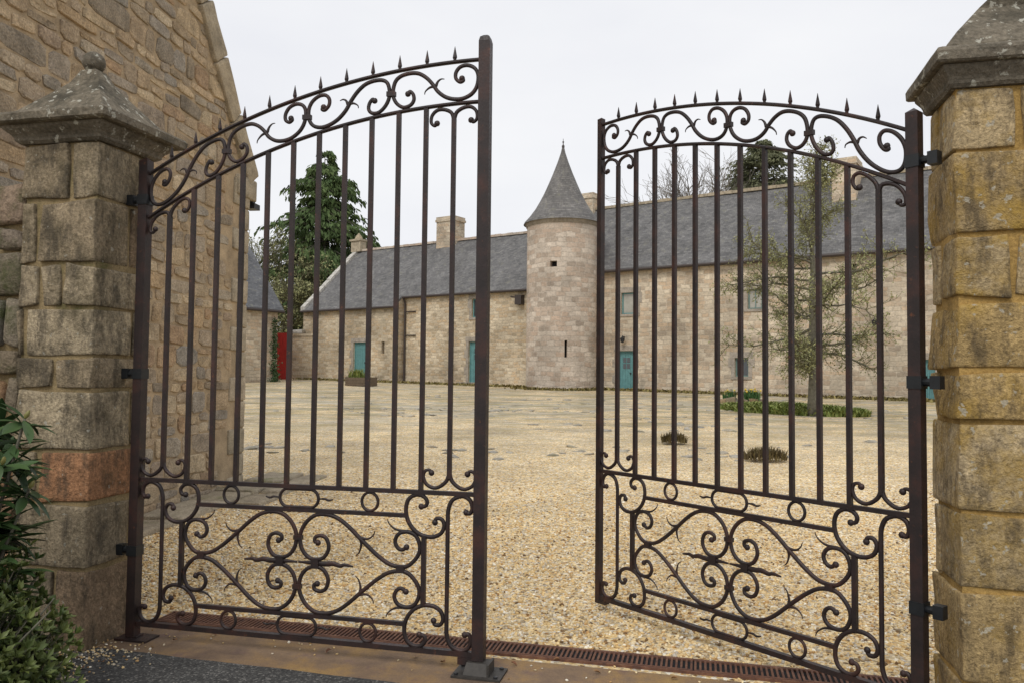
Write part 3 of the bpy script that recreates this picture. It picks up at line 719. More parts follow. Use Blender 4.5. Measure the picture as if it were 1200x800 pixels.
for sgn in (0, 1):
    t0, t1 = (-.16, GW/2) if sgn == 0 else (GW+.16, GW/2)
    za, zb = ZE+.10-.16*TAN, z_rake(GW/2)+.10
    rf.add([(t0, -.34, za), (t1, -.34, zb), (t1, -7.1, zb), (t0, -7.1, za), (t0, -.34, za+.06), (t1, -.34, zb+.06), (t1, -7.1, zb+.06), (t0, -7.1, za+.06)], [(0, 1, 2, 3), (4, 7, 6, 5), (0, 4, 5, 1), (2, 6, 7, 3), (0, 3, 7, 4)])
rf.build('roof', M['slate'], hs)
def facestone(poly, proud, seed, tint):
    """a flat-faced rubble stone from its outline in the wall plane: chamfered, bulging"""
    rnd = random.Random(seed); k = len(poly); cx = sum(p[0] for p in poly)/k; cz = sum(p[1] for p in poly)/k
    out = []
    for i in range(k):
        a, b, c = poly[i-1], poly[i], poly[(i+1) % k]
        f = rnd.uniform(.06, .26)
        out.append((b[0]+(a[0]-b[0])*f, b[1]+(a[1]-b[1])*f)); out.append((b[0]+(c[0]-b[0])*f, b[1]+(c[1]-b[1])*f))
    n = len(out); vs = []
    for s_, y in ((1, -.03), (.97, proud*.55), (.86, proud)):
        for x, zz_ in out: vs.append((cx+(x-cx)*s_+rnd.uniform(-.003, .003), y+rnd.uniform(-.004, .004), cz+(zz_-cz)*s_))
    vs.append((cx, proud+rnd.uniform(-.004, .008), cz)); fs = []
    for r_ in range(2):
        for j in range(n): fs.append((r_*n+j, r_*n+(j+1) % n, (r_+1)*n+(j+1) % n, (r_+1)*n+j))
    for j in range(n): fs.append((2*n+j, 2*n+(j+1) % n, 3*n))
    return vs, fs
stones = []; rr = random.Random(5)
rows = []; z = -.05
while z < 8.3: rows.append(z); z += rr.uniform(.10, .25)
def wob(zb, t): return zb+.045*noise.noise((t*1.3, zb*2.1, 3))+.02*noise.noise((t*5, zb*3, 8))
for k in range(len(rows)-1):
    x = .30+rr.uniform(0, .1)
    while x < GW-.3:
        hgt = rows[k+1]-rows[k]; l_ = min(rr.lognormvariate(math.log(.25), .42), .62)
        l_ = max(l_, .13); x1 = min(x+l_, GW-.2); gp = rr.uniform(.006, .014)
        def mk(xa, xb, fa, fb):
            p = []
            for (xx_, f, sx_, sz_) in ((xa, fa, 1, 1), (xb, fa, -1, 1), (xb, fb, -1, -1), (xa, fb, 1, -1)):
                zz_ = wob(rows[k], xx_)*(1-f)+wob(rows[k+1], xx_)*f
                zz_ = min(zz_+sz_*gp*.8, z_rake(xx_)-.05)
                p.append((xx_+sx_*gp+rr.uniform(-.022, .022), zz_+rr.uniform(-.016, .016)))
            if p[3][1]-p[0][1] > .035 and p[2][1]-p[1][1] > .035: stones.append((p, rr.uniform(.010, .026), rr.random()))
        if hgt > .18 and rr.random() < .3:
            f = rr.uniform(.38, .62); mk(x, x1, 0, f); mk(x, x1, f, 1)
        else: mk(x, x1, 0, 1)
        x = x1
qz = -.05; k = 0
while qz < ZE-.25:
    h = rr.uniform(.26, .36); l_ = .24 if k % 2 else .40
    p = [(.004, qz+.008), (l_, qz+.008), (l_, qz+h-.008), (.004, qz+h-.008)]
    # stones that reach under the quoin give way to it
    stones = [s_ for s_ in stones if not (min(q[0] for q in s_[0]) < l_-.02 and max(q[1] for q in s_[0]) > qz+.03 and min(q[1] for q in s_[0]) < qz+h-.03 and k % 2 == 0)]
    block(MB(), .0, l_, -.3, .03, qz+.006, qz+h-.006, k+400, .006, .02).build('quoin', M['quoin'], hw, True, uv=False)
    qz += h; k += 1
hmat = Matrix.Translation(PC) @ Matrix.Rotation(HA, 4, 'Z')
def proj(p):
    v = Vector(p)-Vector((0, 0, EYE)); d_ = v.dot(fw)
    if d_ < .2: return None
    return (600+F_PX*v.dot(rv)/d_, 400-F_PX*v.dot(uv_)/d_)
vis = []
for i, (p, pr, tn) in enumerate(stones):
    q = [proj(hmat @ Vector((a, 0, b))) for a, b in p]
    ar = -1
    if all(q):
        cxp = sum(a[0] for a in q)/4; cyp = sum(a[1] for a in q)/4
        behind = (25 < cxp < 160 and cyp > 130) or (cxp < 60 and cyp > 210)
        if -20 < cxp < 300 and -20 < cyp < 640 and not behind:
            ar = abs((q[2][0]-q[0][0])*(q[3][1]-q[1][1])-(q[3][0]-q[1][0])*(q[2][1]-q[0][1]))/2
    vis.append((ar, i))
vis.sort(reverse=True); top = {i for a, i in vis[:300] if a > 0}
rest = MB()
for i, (p, pr, tn) in enumerate(stones):
    vs, fs = facestone(p, pr, i, tn)
    if i in top: MB().add(vs, fs, tn).build('stone', M['rubble'], hw, False, uv=False)
    else: rest.add(vs, fs, tn)
tag(rest.build('stone', M['rubble'], hw, False, uv=False), kind='stuff')
# raking coping stones
ca, sa = math.cos(R(54)), math.sin(R(54)); s0 = -.12; k = 0
while s0 < GW/2/ca:
    l_ = rr.uniform(.62, .95)
    bm_ = block(MB(), s0+.006, min(s0+l_, GW/2/ca+.1)-.006, -.36, .055+rr.uniform(0, .012), -.17, .13, 900+k, .008, .02)
    bm_.v = [(x*ca-z_*sa, y, ZE+x*sa+z_*ca) for x, y, z_ in bm_.v]
    bm_.build('coping_stone', M['quoin'], hs, True, uv=False)
    m2 = MB(); m2.v = [(GW-x, y, z_) for x, y, z_ in bm_.v]; m2.f = [f[::-1] for f in bm_.f]; m2.t = bm_.t; m2.build('coping_stone', M['quoin'], hs, True, uv=False)
    s0 += l_; k += 1
block(MB(), -.14, .36, -.36, .06, ZE-.36, ZE-.10, 990, .008, .03).build('kneeler', M['quoin'], hs, True, uv=False)
lm = empty('wall_lamp', hmat @ Vector((-.02, -.02, 3.62)), HA, 'small black floodlight on the corner of the gabled house', 'lamp')
MB().box(-.10, .0, -.03, .03, .06, .10).build('bracket', M['black'], lm)
MB().box(-.22, -.06, -.07, .07, -.02, .05).box(-.12, -.05, -.05, .05, .05, .16).build('head', M['black'], lm)

# flagstones along the foot of the house
fl = empty('flagstone_path', hmat @ Vector((0, 0, .0)), HA, 'worn grey flagstones laid along the foot of the gabled house', 'paving')
x = -.75; k = 0
while x < 4.3:
    l_ = random.uniform(.55, 1.0)
    for row, (ya, yb) in enumerate(((.05, .55), (.57, random.uniform(.85, 1.15)))):
        if row and x > .9: continue
        yw = (hmat @ Vector((x+l_/2, yb, 0))).y; zt = ground(yw)+.05+random.uniform(-.012, .012)
        xo = random.uniform(-.05, .05) if row else 0
        block(MB(), x+xo+.012, x+xo+l_-.012, ya+.01, yb-.01, zt-.12, zt, 1200+k, .012, .03).build('flagstone', M['flag'], fl, True, uv=False); k += 1
    x += l_

# ================================================================== FAR RANGE OF BUILDINGS
RZ = math.atan2(-.559, .829); O_R = at(720, 440, 39); O_R.z = 0
rm = Matrix.Translation(O_R) @ Matrix.Rotation(RZ, 4, 'Z'); rmi = rm.inverted()
def onwall(px, py, y=0., mi=None):
    """local x, z where the ray through a pixel meets the wall plane at local y"""
    mi = mi or rmi; o = mi @ Vector((0, 0, EYE)); dv = (mi.to_3x3() @ ray(px, py)); k = (y-o.y)/dv.y; p = o+dv*k; return p.x, p.z
def rect(px0, px1, py0, py1, y=0., mi=None):
    a = onwall(px0, (py0+py1)/2, y, mi)[0]; b = onwall(px1, (py0+py1)/2, y, mi)[0]; c = (px0+px1)/2
    return a, b, onwall(c, py1, y, mi)[1], onwall(c, py0, y, mi)[1]
def wall_open(mb, x0, x1, z0, z1, ops, y=0., dep=.26):
    X = sorted({x0, x1, *[o[0] for o in ops], *[o[1] for o in ops]}); Z = sorted({z0, z1, *[o[2] for o in ops], *[o[3] for o in ops]})
    for i in range(len(X)-1):
        for j in range(len(Z)-1):
            cx, cz = (X[i]+X[i+1])/2, (Z[j]+Z[j+1])/2
            if any(o[0] < cx < o[1] and o[2] < cz < o[3] for o in ops): continue
            mb.quad((X[i], y, Z[j]), (X[i+1], y, Z[j]), (X[i+1], y, Z[j+1]), (X[i], y, Z[j+1]))
    for a, b, c, d_ in ops:
        for q in (((a, y, c), (a, y+dep, c), (a, y+dep, d_), (a, y, d_)), ((b, y, c), (b, y, d_), (b, y+dep, d_), (b, y+dep, c)),
                  ((a, y, d_), (a, y+dep, d_), (b, y+dep, d_), (b, y, d_)), ((a, y, c), (b, y, c), (b, y+dep, c), (a, y+dep, c))): mb.quad(*q)
    return mb
def surround(par, o, y=0., t=.17, sill=True):
    a, b, c, d_ = o; s_ = MB()
    s_.box(a-t-.05, b+t+.05, y-.022, y+.03, d_+.003, d_+.26)
    n = max(2, int((d_-c)/.38))
    for i in range(n):
        q = t+(.12 if i % 2 else 0); za, zb = c+(d_-c)*i/n, c+(d_-c)*(i+1)/n-.006
        s_.box(a-q, a-.002, y-.018, y+.03, za, zb); s_.box(b+.002, b+q, y-.018, y+.03, za, zb)
    if sill: s_.box(a-t, b+t, y-.05, y+.03, c-.12, c-.004)
    return s_.build('stone_surround', M['ashlar'], par)
def window(par, o, y=0., mat='frame', pane='glass', cols=2, rows_=2, dep=.12):
    a, b, c, d_ = o; f = .06; fr = MB()
    fr.box(a, a+f, y+dep, y+dep+.05, c, d_).box(b-f, b, y+dep, y+dep+.05, c, d_).box(a+f, b-f, y+dep, y+dep+.05, c, c+f).box(a+f, b-f, y+dep, y+dep+.05, d_-f, d_)
    for i in range(1, cols): xm = a+(b-a)*i/cols; fr.box(xm-.02, xm+.02, y+dep+.004, y+dep+.046, c+f, d_-f)
    wn = fr.build('window', M[mat], par)
    MB().quad((a, y+dep+.03, c), (b, y+dep+.03, c), (b, y+dep+.03, d_), (a, y+dep+.03, d_)).build('pane', M[pane], wn)
    return wn
def door(par, o, y=0., panes=False, dep=.14):
    a, b, c, d_ = o; n = 5; dm = MB()
    fr = MB().box(a, a+.06, y+dep-.03, y+dep+.05, c, d_).box(b-.06, b, y+dep-.03, y+dep+.05, c, d_).box(a+.06, b-.06, y+dep-.03, y+dep+.05, d_-.06, d_)
    for i in range(n):
        xa, xb = a+.06+(b-a-.12)*i/n, a+.06+(b-a-.12)*(i+1)/n
        dm.box(xa+.004, xb-.004, y+dep, y+dep+.05, c, d_-.062)
    do = dm.build('door', M['teal'], par); fr.build('frame', M['teal'], do)
    wd = b-a
    if panes:
        for i in range(2):
            for j in range(2):
                xa = a+wd*(.28+.24*i); za = c+(d_-c)*(.56+.15*j); MB().box(xa, xa+wd*.2, y+dep-.012, y+dep+.01, za, za+(d_-c)*.125).build('pane', M['glass'], do)
    hx = b-.2; ball(MB(), (hx, y+dep-.04, c+(d_-c)*.45), .04, 8).build('handle', M['black'], do, uv=False)
    return do
def roof_slab(mb, x0, x1, pe, pr, th=.14):
    """one roof slope from eave point (y,z) to ridge point (y,z)"""
    (ya, za), (yb, zb) = pe, pr
    n = 14; vs = []; fs = []
    for i in range(n+1):
        x = x0+(x1-x0)*i/n; sag = .10*noise.noise((x*.3, za, 1))
        vs += [(x, ya, za+sag), (x, yb, zb+sag), (x, yb, zb-th+sag), (x, ya, za-th+sag)]
    for i in range(n):
        a, b = 4*i, 4*(i+1)
        fs += [(a, b, b+1, a+1), (a+2, b+2, b+3, a+3), (a+3, b+3, b, a), (a+1, b+1, b+2, a+2)]
    fs += [(0, 1, 2, 3), (4*n, 4*n+3, 4*n+2, 4*n+1)]
    return mb.add(vs, fs, .5)
def chimney(par, x0, x1, y0, y1, z0, z1, pots=2):
    ch = MB().box(x0, x1, y0, y1, z0, z1-.32).box(x0-.06, x1+.06, y0-.06, y1+.06, z1-.32, z1-.17).box(x0-.02, x1+.02, y0-.02, y1+.02, z1-.17, z1-.002).build('chimney', M['wall_r'], par)
    return ch

# --- right wing
EV, RG, DP = 6.80, 10.75, 4.0
X0, X1 = -5.0, 26.0
wR = empty('stone_wing', O_R, RZ, 'long two storey granite wing with slate roof behind the bare mossy tree', 'building')
opR = {'w1': rect(728, 746, 343, 368), 'd1': rect(724, 742, 411, 458), 'w2': rect(876, 893, 339, 362), 'w3': rect(861, 877, 419, 441), 'sl': rect(998, 1003, 309, 322), 'd2': rect(1079, 1096, 421, 470)}
wr = MB(); wall_open(wr, X0, X1, -.8, EV, list(opR.values()))
for x in (X0, X1): wr.add([(x, 0, -.8), (x, 8, -.8), (x, 8, EV), (x, 4, RG-.1), (x, 0, EV)], [(0, 1, 2, 3, 4)])
wr.quad((X0, 8, -.8), (X1, 8, -.8), (X1, 8, EV), (X0, 8, EV))
wr.build('wall', M['wall_r'], wR)
sl_ = (RG-EV)/DP
rfR = MB(); roof_slab(rfR, X0-.1, X1+.1, (-.22, EV-.22*sl_+.12), (4, RG+.06)); roof_slab(rfR, X0-.1, X1+.1, (8.22, EV-.22*sl_+.12), (4, RG+.06)); ro = rfR.build('roof', M['slate'], wR)
rd = MB()
x = X0
while x < X1:
    rd.box(x, x+.43, 3.86, 4.14, RG+.02, RG+.17+random.uniform(-.015, .015)); x += .44
rd.build('ridge_tiles', M['quoin'], ro)
MB().tube([(X0, -.27, EV-.16), (X1, -.27, EV-.16)], .075, 8).build('gutter', M['gutter'], wR)
for k, sillf in (('w1', 1), ('d1', 0), ('w2', 1), ('w3', 1), ('d2', 0)): surround(wR, opR[k], sill=bool(sillf))
window(wR, opR['w1'], mat='teal', pane='pane', cols=1); window(wR, opR['w2'], pane='pane', cols=2); window(wR, opR['w3'], cols=2)
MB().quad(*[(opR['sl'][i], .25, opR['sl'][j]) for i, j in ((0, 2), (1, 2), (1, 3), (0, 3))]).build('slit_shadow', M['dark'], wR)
door(wR, opR['d1'], panes=True); door(wR, opR['d2'])
cxa, cza = onwall(975, 250, 2.6); cxb, czb = onwall(1003, 183, 2.6); chimney(wR, cxa, cxb, 2.6, 4.0, cza, czb)
cxa, cza = onwall(686, 260, 4); cxb, czb = onwall(699, 227, 4); chimney(wR, cxa, cxb, 3.6, 4.5, cza-.5, czb)
def lantern(px, py, label):
    x, z = onwall(px, py); ln = empty('wall_lantern', rm @ Vector((x, 0, z)), RZ, label, 'lantern', None)
    MB().box(-.03, .03, -.22, -.001, .12, .16).build('arm', M['black'], ln); MB().lathe([(.02, -.16), (.09, -.12), (.12, .06), (.03, .14), (.01, .2)], 8, (0, -.25)).build('lamp_body', M['black'], ln)
lantern(732, 398, 'black wall lantern above the teal door with four panes')
lantern(1026, 378, 'black wall lantern on the granite wing beside the bare mossy tree')

# --- left wing: lower, with a part that stands forward under a longer roof slope
EV2, RG2 = 6.12, 9.85; s2 = (RG2-EV2)/4.0; PF = -.65; XS = onwall(473, 400)[0]; XL = onwall(355, 400, PF)[0]
wL = empty('stone_wing', O_R, RZ, 'long low granite wing with slate roof and teal doors left of the round tower', 'building')
oL = {'w': rect(553, 567, 350, 372), 'd': rect(549, 568, 400, 448)}
oP = {'d': rect(414, 429, 401, 444, PF), 's': rect(447, 450.5, 400, 414, PF)}
wb = MB(); wall_open(wb, XS, -3, -.6, EV2, list(oL.values())); wall_open(wb, XL, XS, -.6, EV2+PF*s2, list(oP.values()), PF)
wb.add([(XS, PF, -.6), (XS, 0, -.6), (XS, 0, EV2), (XS, PF, EV2+PF*s2)], [(0, 1, 2, 3)])
wb.add([(XL, PF, -.6), (XL, 8, -.6), (XL, 8, EV2), (XL, 4, RG2-.1), (XL, PF, EV2+PF*s2)], [(0, 1, 2, 3, 4)])
wb.quad((XL, 8, -.6), (-3, 8, -.6), (-3, 8, EV2), (XL, 8, EV2))
wb.build('wall', M['wall_w'], wL)
rl = MB(); roof_slab(rl, XS-.05, -2.0, (-.2, EV2-.2*s2+.12), (4, RG2+.06)); roof_slab(rl, XL+.12, XS-.05, (PF-.2, EV2+(PF-.2)*s2+.12), (4, RG2+.06)); roof_slab(rl, XL+.12, -2.0, (8.2, EV2-.2*s2+.12), (4, RG2+.06))
ro = rl.build('roof', M['slate'], wL)
rd = MB(); x = XL
while x < -3: rd.box(x, x+.43, 3.87, 4.13, RG2+.02, RG2+.16+random.uniform(-.015, .015)); x += .44
rd.build('ridge_tiles', M['wall_t'], ro)
g_ = MB().tube([(XS+.1, -.25, EV2-.15), (-3, -.25, EV2-.15)], .07, 8); g_.build('gutter', M['gutter'], wL)
MB().tube([(XL, PF-.25, EV2+PF*s2-.15), (XS, PF-.25, EV2+PF*s2-.15)], .07, 8).build('gutter', M['gutter'], wL)
dp_ = MB().tube([(XS+.16, -.25, EV2-.2), (XS+.16, -.1, EV2-.5), (XS+.16, -.1, .4)], .06, 8)
for zz_ in (EV2-1.0, EV2-2.4): dp_.tube([(XS+.1, -.1, zz_), (XS+.95, -.05, zz_)], .035, 6)
dp_.build('downpipe', M['gutter'], wL)
for o, y in ((oL['w'], 0), (oL['d'], 0), (oP['d'], PF)): surround(wL, o, y, sill=o is oL['w'])
window(wL, oL['w'], mat='teal', cols=1); door(wL, oL['d'], panes=True); door(wL, oP['d'], PF)
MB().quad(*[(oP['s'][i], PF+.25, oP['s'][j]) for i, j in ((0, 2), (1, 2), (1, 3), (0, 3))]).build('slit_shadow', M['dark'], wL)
MB().box(oL['d'][0]-.3, oL['d'][1]+.3, -.7, -.03, oL['d'][2]-.6, oL['d'][2]+.02).build('doorstep', M['ashlar'], wL)
# lichened raking coping on the end gable
n_c = 11; ya, za = PF-.15, EV2+(PF-.15)*s2+.1
for i in range(n_c):
    f0, f1 = i/n_c, (i+1)/n_c-.012
    P0 = (ya+(4-ya)*f0, za+(RG2+.06-za)*f0); P1 = (ya+(4-ya)*f1, za+(RG2+.06-za)*f1); h_ = .2+random.uniform(-.02, .03)
    MB().add([(xx_, P[0], P[1]+dz) for xx_ in (XL-.12, XL+.26) for P in (P0, P1) for dz in (-.12, h_)], [(0, 1, 3, 2), (4, 6, 7, 5), (1, 5, 7, 3), (0, 2, 6, 4), (0, 4, 5, 1), (2, 3, 7, 6)]).build('coping_stone', M['lead'], wL)
cxa, cza = onwall(517, 292, 4); cxb, czb = onwall(538, 254, 4); chimney(wL, cxa, cxb, 3.5, 4.6, RG2-.6, czb)
cxa, cza = onwall(415, 292, 4); cxb, czb = onwall(426, 277, 4)
MB().box(cxa, cxb, 3.7, 4.3, RG2, czb-.35).box(cxa-.08, cxb+.08, 3.6, 4.4, czb-.35, czb-.22).lathe([(.3, czb-.22), (.22, czb), (.05, czb+.22), (.01, czb+.25)], 8, ((cxa+cxb)/2, 4)).build('gable_finial', M['quoin'], wL)
x_, z_ = onwall(611, 352)
MB().box(x_-.2, x_+.2, -.35, -.0, z_-.25, z_+.25).tube([(x_, -.2, z_+.1), (x_-.5, -.3, z_+.2)], .04, 6).build('iron_bracket', M['gutter'], wL)

# --- round tower
TC = at(658, 440, 39.8); TC.z = 0; TR = 1.80
tw = empty('round_tower', TC, 0, 'round granite stair tower with a flared conical slate roof', 'tower')
NT_ = 72; ZT = 9.12
zlev = [-.6]+[i*.35 for i in range(1, 26)]+[ZT]
def ang(px): return math.atan2(-1, 0)+math.asin(max(-1, min(1, (px-658)/41.7)))
def tz(py): return EYE+(438.5-py)/F_PX*(39.8-TR)
def add_tower():
    mbx = MB(); me_uv = []
    ops = []
    for px, py, pw, ph in ((645.5, 308, 8, 7), (660, 408, 3, 20)):
        a = ang(px); ops.append((a-pw/2/41.7, a+pw/2/41.7, tz(py+ph/2), tz(py-ph/2)))
    A = sorted({*[-math.pi+2*math.pi*i/NT_ for i in range(NT_+1)], *[q for o in ops for q in o[:2]]}); Zs = sorted({*zlev, *[q for o in ops for q in o[2:]]})
    def P(a, z, r): r2 = r+(.10 if z < 0 else 0); return (r2*math.cos(a), r2*math.sin(a), z)
    for i in range(len(A)-1):
        for j in range(len(Zs)-1):
            ca_, cz_ = (A[i]+A[i+1])/2, (Zs[j]+Zs[j+1])/2
            hit = any(o[0] < ca_ < o[1] and o[2] < cz_ < o[3] for o in ops)
            q = [(A[i], Zs[j]), (A[i+1], Zs[j]), (A[i+1], Zs[j+1]), (A[i], Zs[j+1])]
            if not hit: mbx.quad(*[P(a, z, TR) for a, z in q]); me_uv += [(a*TR, z) for a, z in q]
    for o in ops:
        c4 = [(o[0], o[2]), (o[1], o[2]), (o[1], o[3]), (o[0], o[3])]
        for k in range(4):
            a, b = c4[k], c4[(k+1) % 4]; mbx.quad(P(*a, TR), P(*b, TR), P(*b, TR-.3), P(*a, TR-.3)); me_uv += [(a[0]*TR, a[1]), (b[0]*TR, b[1]), (b[0]*TR+.3, b[1]), (a[0]*TR+.3, a[1])]
    o = mbx.build('wall', M['wall_t'], tw, False); l = o.data.uv_layers['UVMap'].data
    for li, q in enumerate(me_uv): l[li].uv = q
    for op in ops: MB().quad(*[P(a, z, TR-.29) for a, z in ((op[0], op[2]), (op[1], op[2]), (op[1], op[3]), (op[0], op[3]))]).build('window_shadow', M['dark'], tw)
add_tower()
MB().lathe([(TR-.05, ZT-.22), (TR+.05, ZT-.2), (TR+.07, ZT-.05), (TR+.14, ZT)], 64).build('eaves_band', M['ashlar'], tw, True)
prof = [(TR-.05, ZT+.0), (TR+.19, ZT-.04), (TR+.14, ZT+.06), (1.69, ZT+.34), (1.40, ZT+.74), (1.17, ZT+1.14), (.96, ZT+1.55), (.73, ZT+2.07), (.50, ZT+2.62), (.28, ZT+3.2), (.12, ZT+3.68), (.05, ZT+4.0)]
mbx = MB().lathe(prof, 48); o = mbx.build('roof', M['slate_t'], tw, False)
l = o.data.uv_layers['UVMap'].data; li = 0
for i in range(len(prof)-1):
    for j in range(48):
        for (jj, ii) in ((j, i), (j+1, i), (j+1, i+1), (j, i+1)): l[li].uv = (2*math.pi*jj/48*1.2, prof[ii][1]*1.15); li += 1
MB().lathe([(.07, ZT+3.96), (.075, ZT+4.06), (.03, ZT+4.1), (.02, ZT+4.2), (.06, ZT+4.25), (.015, ZT+4.3), (.012, ZT+4.42)], 10).build('finial', M['gutter'], o, True)

# --- small wing at the far left
O_S = at(324, 440, 45.5); O_S.z = 0; RS = math.atan2(.829, .559); sm = (Matrix.Translation(O_S) @ Matrix.Rotation(RS, 4, 'Z')).inverted()
wS = empty('stone_wing', O_S, RS, 'short stone range with blue slate roof half hidden behind the gabled house', 'building')
ES = 5.25
ws = MB().quad((-24, 0, -.5), (0, 0, -.5), (0, 0, ES), (-24, 0, ES)); ws.add([(0, 0, -.5), (0, 6, -.5), (0, 6, ES), (0, 3, ES+3.7), (0, 0, ES)], [(0, 1, 2, 3, 4)]); ws.add([(-24, 0, -.5), (-24, 6, -.5), (-24, 6, ES), (-24, 3, ES+3.7), (-24, 0, ES)], [(0, 1, 2, 3, 4)])
ws.quad((-24, 6, -.5), (0, 6, -.5), (0, 6, ES), (-24, 6, ES)); ws.build('wall', M['wall_r'], wS)
rs = MB(); roof_slab(rs, -24.1, .25, (-.25, ES-.2), (3, ES+3.8)); roof_slab(rs, -24.1, .25, (6.25, ES-.2), (3, ES+3.8)); rs.build('roof', M['slate_s'], wS)
MB().tube([(-24, -.3, ES-.3), (.2, -.3, ES-.3)], .08, 8).build('gutter', M['gutter'], wS)
# --- yard wall and red gate between the two
yw_ = at(349, 440, 50.5); yw_.z = 1.05
w0 = empty('yard_wall', yw_, R(-12), 'short grey yard wall between the red gate and the low wing', 'wall')
MB().box(-.55, 1.2, -.25, .25, -.3, 2.75).box(-.60, 1.25, -.30, .30, 2.75, 2.9).build('masonry', M['wall_w'], w0)
block(MB(), -.5, .35, -.25, .25, 2.9, 3.15, 5, .02, .06).build('capstone', M['lead'], w0, True, uv=False)
rg_ = at(332, 440, 49.5); rg_.z = 1.0
rg = empty('red_gate', rg_, R(-5), 'tall red boarded gate beside the short yard wall', 'gate')
for i in range(5): MB().box(-.42+i*.17, -.42+i*.17+.16, -.03, .03, .05, 2.95).build('board', M['red'], rg)
MB().box(-.42, .42, .031, .06, .5, .65).box(-.42, .42, .031, .06, 2.2, 2.35).build('ledge', M['red'], rg)

# ================================================================== TREES AND PLANTS
def rdir(rnd, d_, spread):
    v = Vector((rnd.gauss(0, 1), rnd.gauss(0, 1), rnd.gauss(0, 1))); v = (v-d_*v.dot(d_)).normalized()
    return (d_*math.cos(spread)+v*math.sin(spread)).normalized()
def limb(mb, rnd, p, d_, ln, r, r1, seg=4, wig=.18, up=.0, n=5):
    pts = [p]; rad = [r]
    for i in range(seg):
        d_ = (d_+Vector((rnd.gauss(0, wig), rnd.gauss(0, wig), rnd.gauss(0, wig)+up))).normalized()
        p = p+d_*(ln/seg); pts.append(p); rad.append(r+(r1-r)*(i+1)/seg)
    mb.tube(pts, rad, n, False); return pts, rad, d_
def bits(mb, rnd, p, sz, k):
    for _ in range(k):
        a = Vector((rnd.gauss(0, 1), rnd.gauss(0, 1), rnd.gauss(0, 1))).normalized(); b = a.orthogonal().normalized(); b.rotate(Matrix.Rotation(rnd.uniform(0, 6.3), 3, a))
        c = p+Vector((rnd.gauss(0, sz*.5), rnd.gauss(0, sz*.5), rnd.gauss(0, sz*.5))); s_ = sz*rnd.uniform(.5, 1.1)
        mb.add([c-a*s_, c+b*s_*.5, c+a*s_, c-b*s_*.5], [(0, 1, 2, 3)], rnd.random())

# the mossy tree standing in the courtyard
TB = on_ground(953, 487)
ct = empty('mossy_tree', TB, 0, 'bare mossy garden tree standing in the oval of ground cover', 'tree')
rnd = random.Random(21); tk, twm, cwn = MB(), MB(), MB()
HT = 7.3
lead = [Vector((0, 0, -.05))]; 
for i in range(1, 15): lead.append(Vector((.10*noise.noise((i*.4, 0, 1)), .1*noise.noise((i*.4, 5, 1)), HT*i/14)))
tk.tube(lead, [.125*(1-i/14)**.8+.010+(.05 if i == 0 else 0) for i in range(15)], 10)
zz_ = 1.35
while zz_ < HT-.15:
    f = zz_/HT; i = min(13, int(f*14)); p = lead[i].lerp(lead[i+1], f*14-i)
    ln = (1.6+1.5*math.sin(min(1, (f-.15)/.25)*math.pi/2) if f < .58 else 3.1*((1-f)/.42)**.8*.8+.3)*rnd.uniform(.55, 1.1)
    az = rnd.uniform(0, 6.283); el = rnd.uniform(-.15, .22)+(.3 if f > .6 else 0)+(.4 if f > .8 else 0)
    d_ = Vector((math.cos(az)*math.cos(el), math.sin(az)*math.cos(el), math.sin(el)))
    pts, rad, dd_ = limb(tk, rnd, p, d_, ln,   .055*(1-f*.6), .013, 7, .15, .02, 6)
    for k in range(1, 8):
        for _ in range(3):
            q = pts[k]; d2 = rdir(rnd, (pts[k]-pts[k-1]).normalized(), rnd.uniform(.5, 1.2)); d2.z = d2.z*.7+.05
            p2, r2, _d = limb(twm, rnd, q, d2.normalized(), rnd.uniform(.35, .8)*(.5+.5*ln/2.6), .013, .005, 4, .25, .02, 4)
            for kk in range(1, 5):
                for _ in range(2):
                    d3 = rdir(rnd, (p2[kk]-p2[kk-1]).normalized(), rnd.uniform(.4, 1.2))
                    p3, r3, _d = limb(twm, rnd, p2[kk], d3, rnd.uniform(.12, .32), .006, .0035, 2, .3, .0, 3)
                    bits(cwn, rnd, p3[-1], .044, 2); bits(cwn, rnd, p3[1], .036, 1)
    zz_ += rnd.uniform(.08, .2) if f < .6 else rnd.uniform(.16, .36)
tk.build('trunk', M['bark'], ct, True, uv=False)
c_ = twm.build('crown', M['twig'], ct, True, uv=False); tag(cwn.build('lichen_buds', M['mossy'], c_, False, uv=False), kind='stuff')

def bare_tree(px, py_top, Y, label, spread=1., seed=0, group='bare trees behind the buildings', mat='bark_far', bit=None, zb=1.0, th=.034):
    top = at(px, py_top, Y); base = Vector((top.x, Y, zb)); H = top.z-zb; rnd = random.Random(seed)
    t = empty('bare_tree', base, 0, label, 'tree', group); a, b, cbm = MB(), MB(), MB()
    def grow(p, d_, ln, r, lv):
        pts, rad, dd_ = limb(a if lv < 2 else b, rnd, p, d_, ln, r, r*.6, 4 if lv < 3 else 3, .13, .03, 6 if lv < 2 else 3)
        if lv >= 6:
            if bit: bits(cbm, rnd, pts[-1], bit, 2)
            return
        for k in range(3 if lv < 2 else 4 if lv < 5 else 3):
            q = pts[-1] if k < 2 else pts[rnd.randint(1, len(pts)-2)]
            grow(q, rdir(rnd, dd_, rnd.uniform(.25, .7)*spread), ln*rnd.uniform(.62, .82), max(th*.5, r*.58), lv+1)
    grow(Vector((0, 0, 0)), Vector((0, 0, 1)), H*.30, H*.018, 0)
    a.build('trunk', M['bark'], t, True, uv=False); c_ = b.build('crown', M[mat], t, False, uv=False)
    if bit: tag(cbm.build('lichen_buds', M['mossy'], c_, False, uv=False), kind='stuff')
    # scale so that the crown reaches its height
    zmax = max(v[2] for v in b.v); t.scale = (H/zmax,)*3
    return t
bare_tree(765, 212, 66, 'small bare tree peeping over the granite wing roof next to the tower', 1., 1)
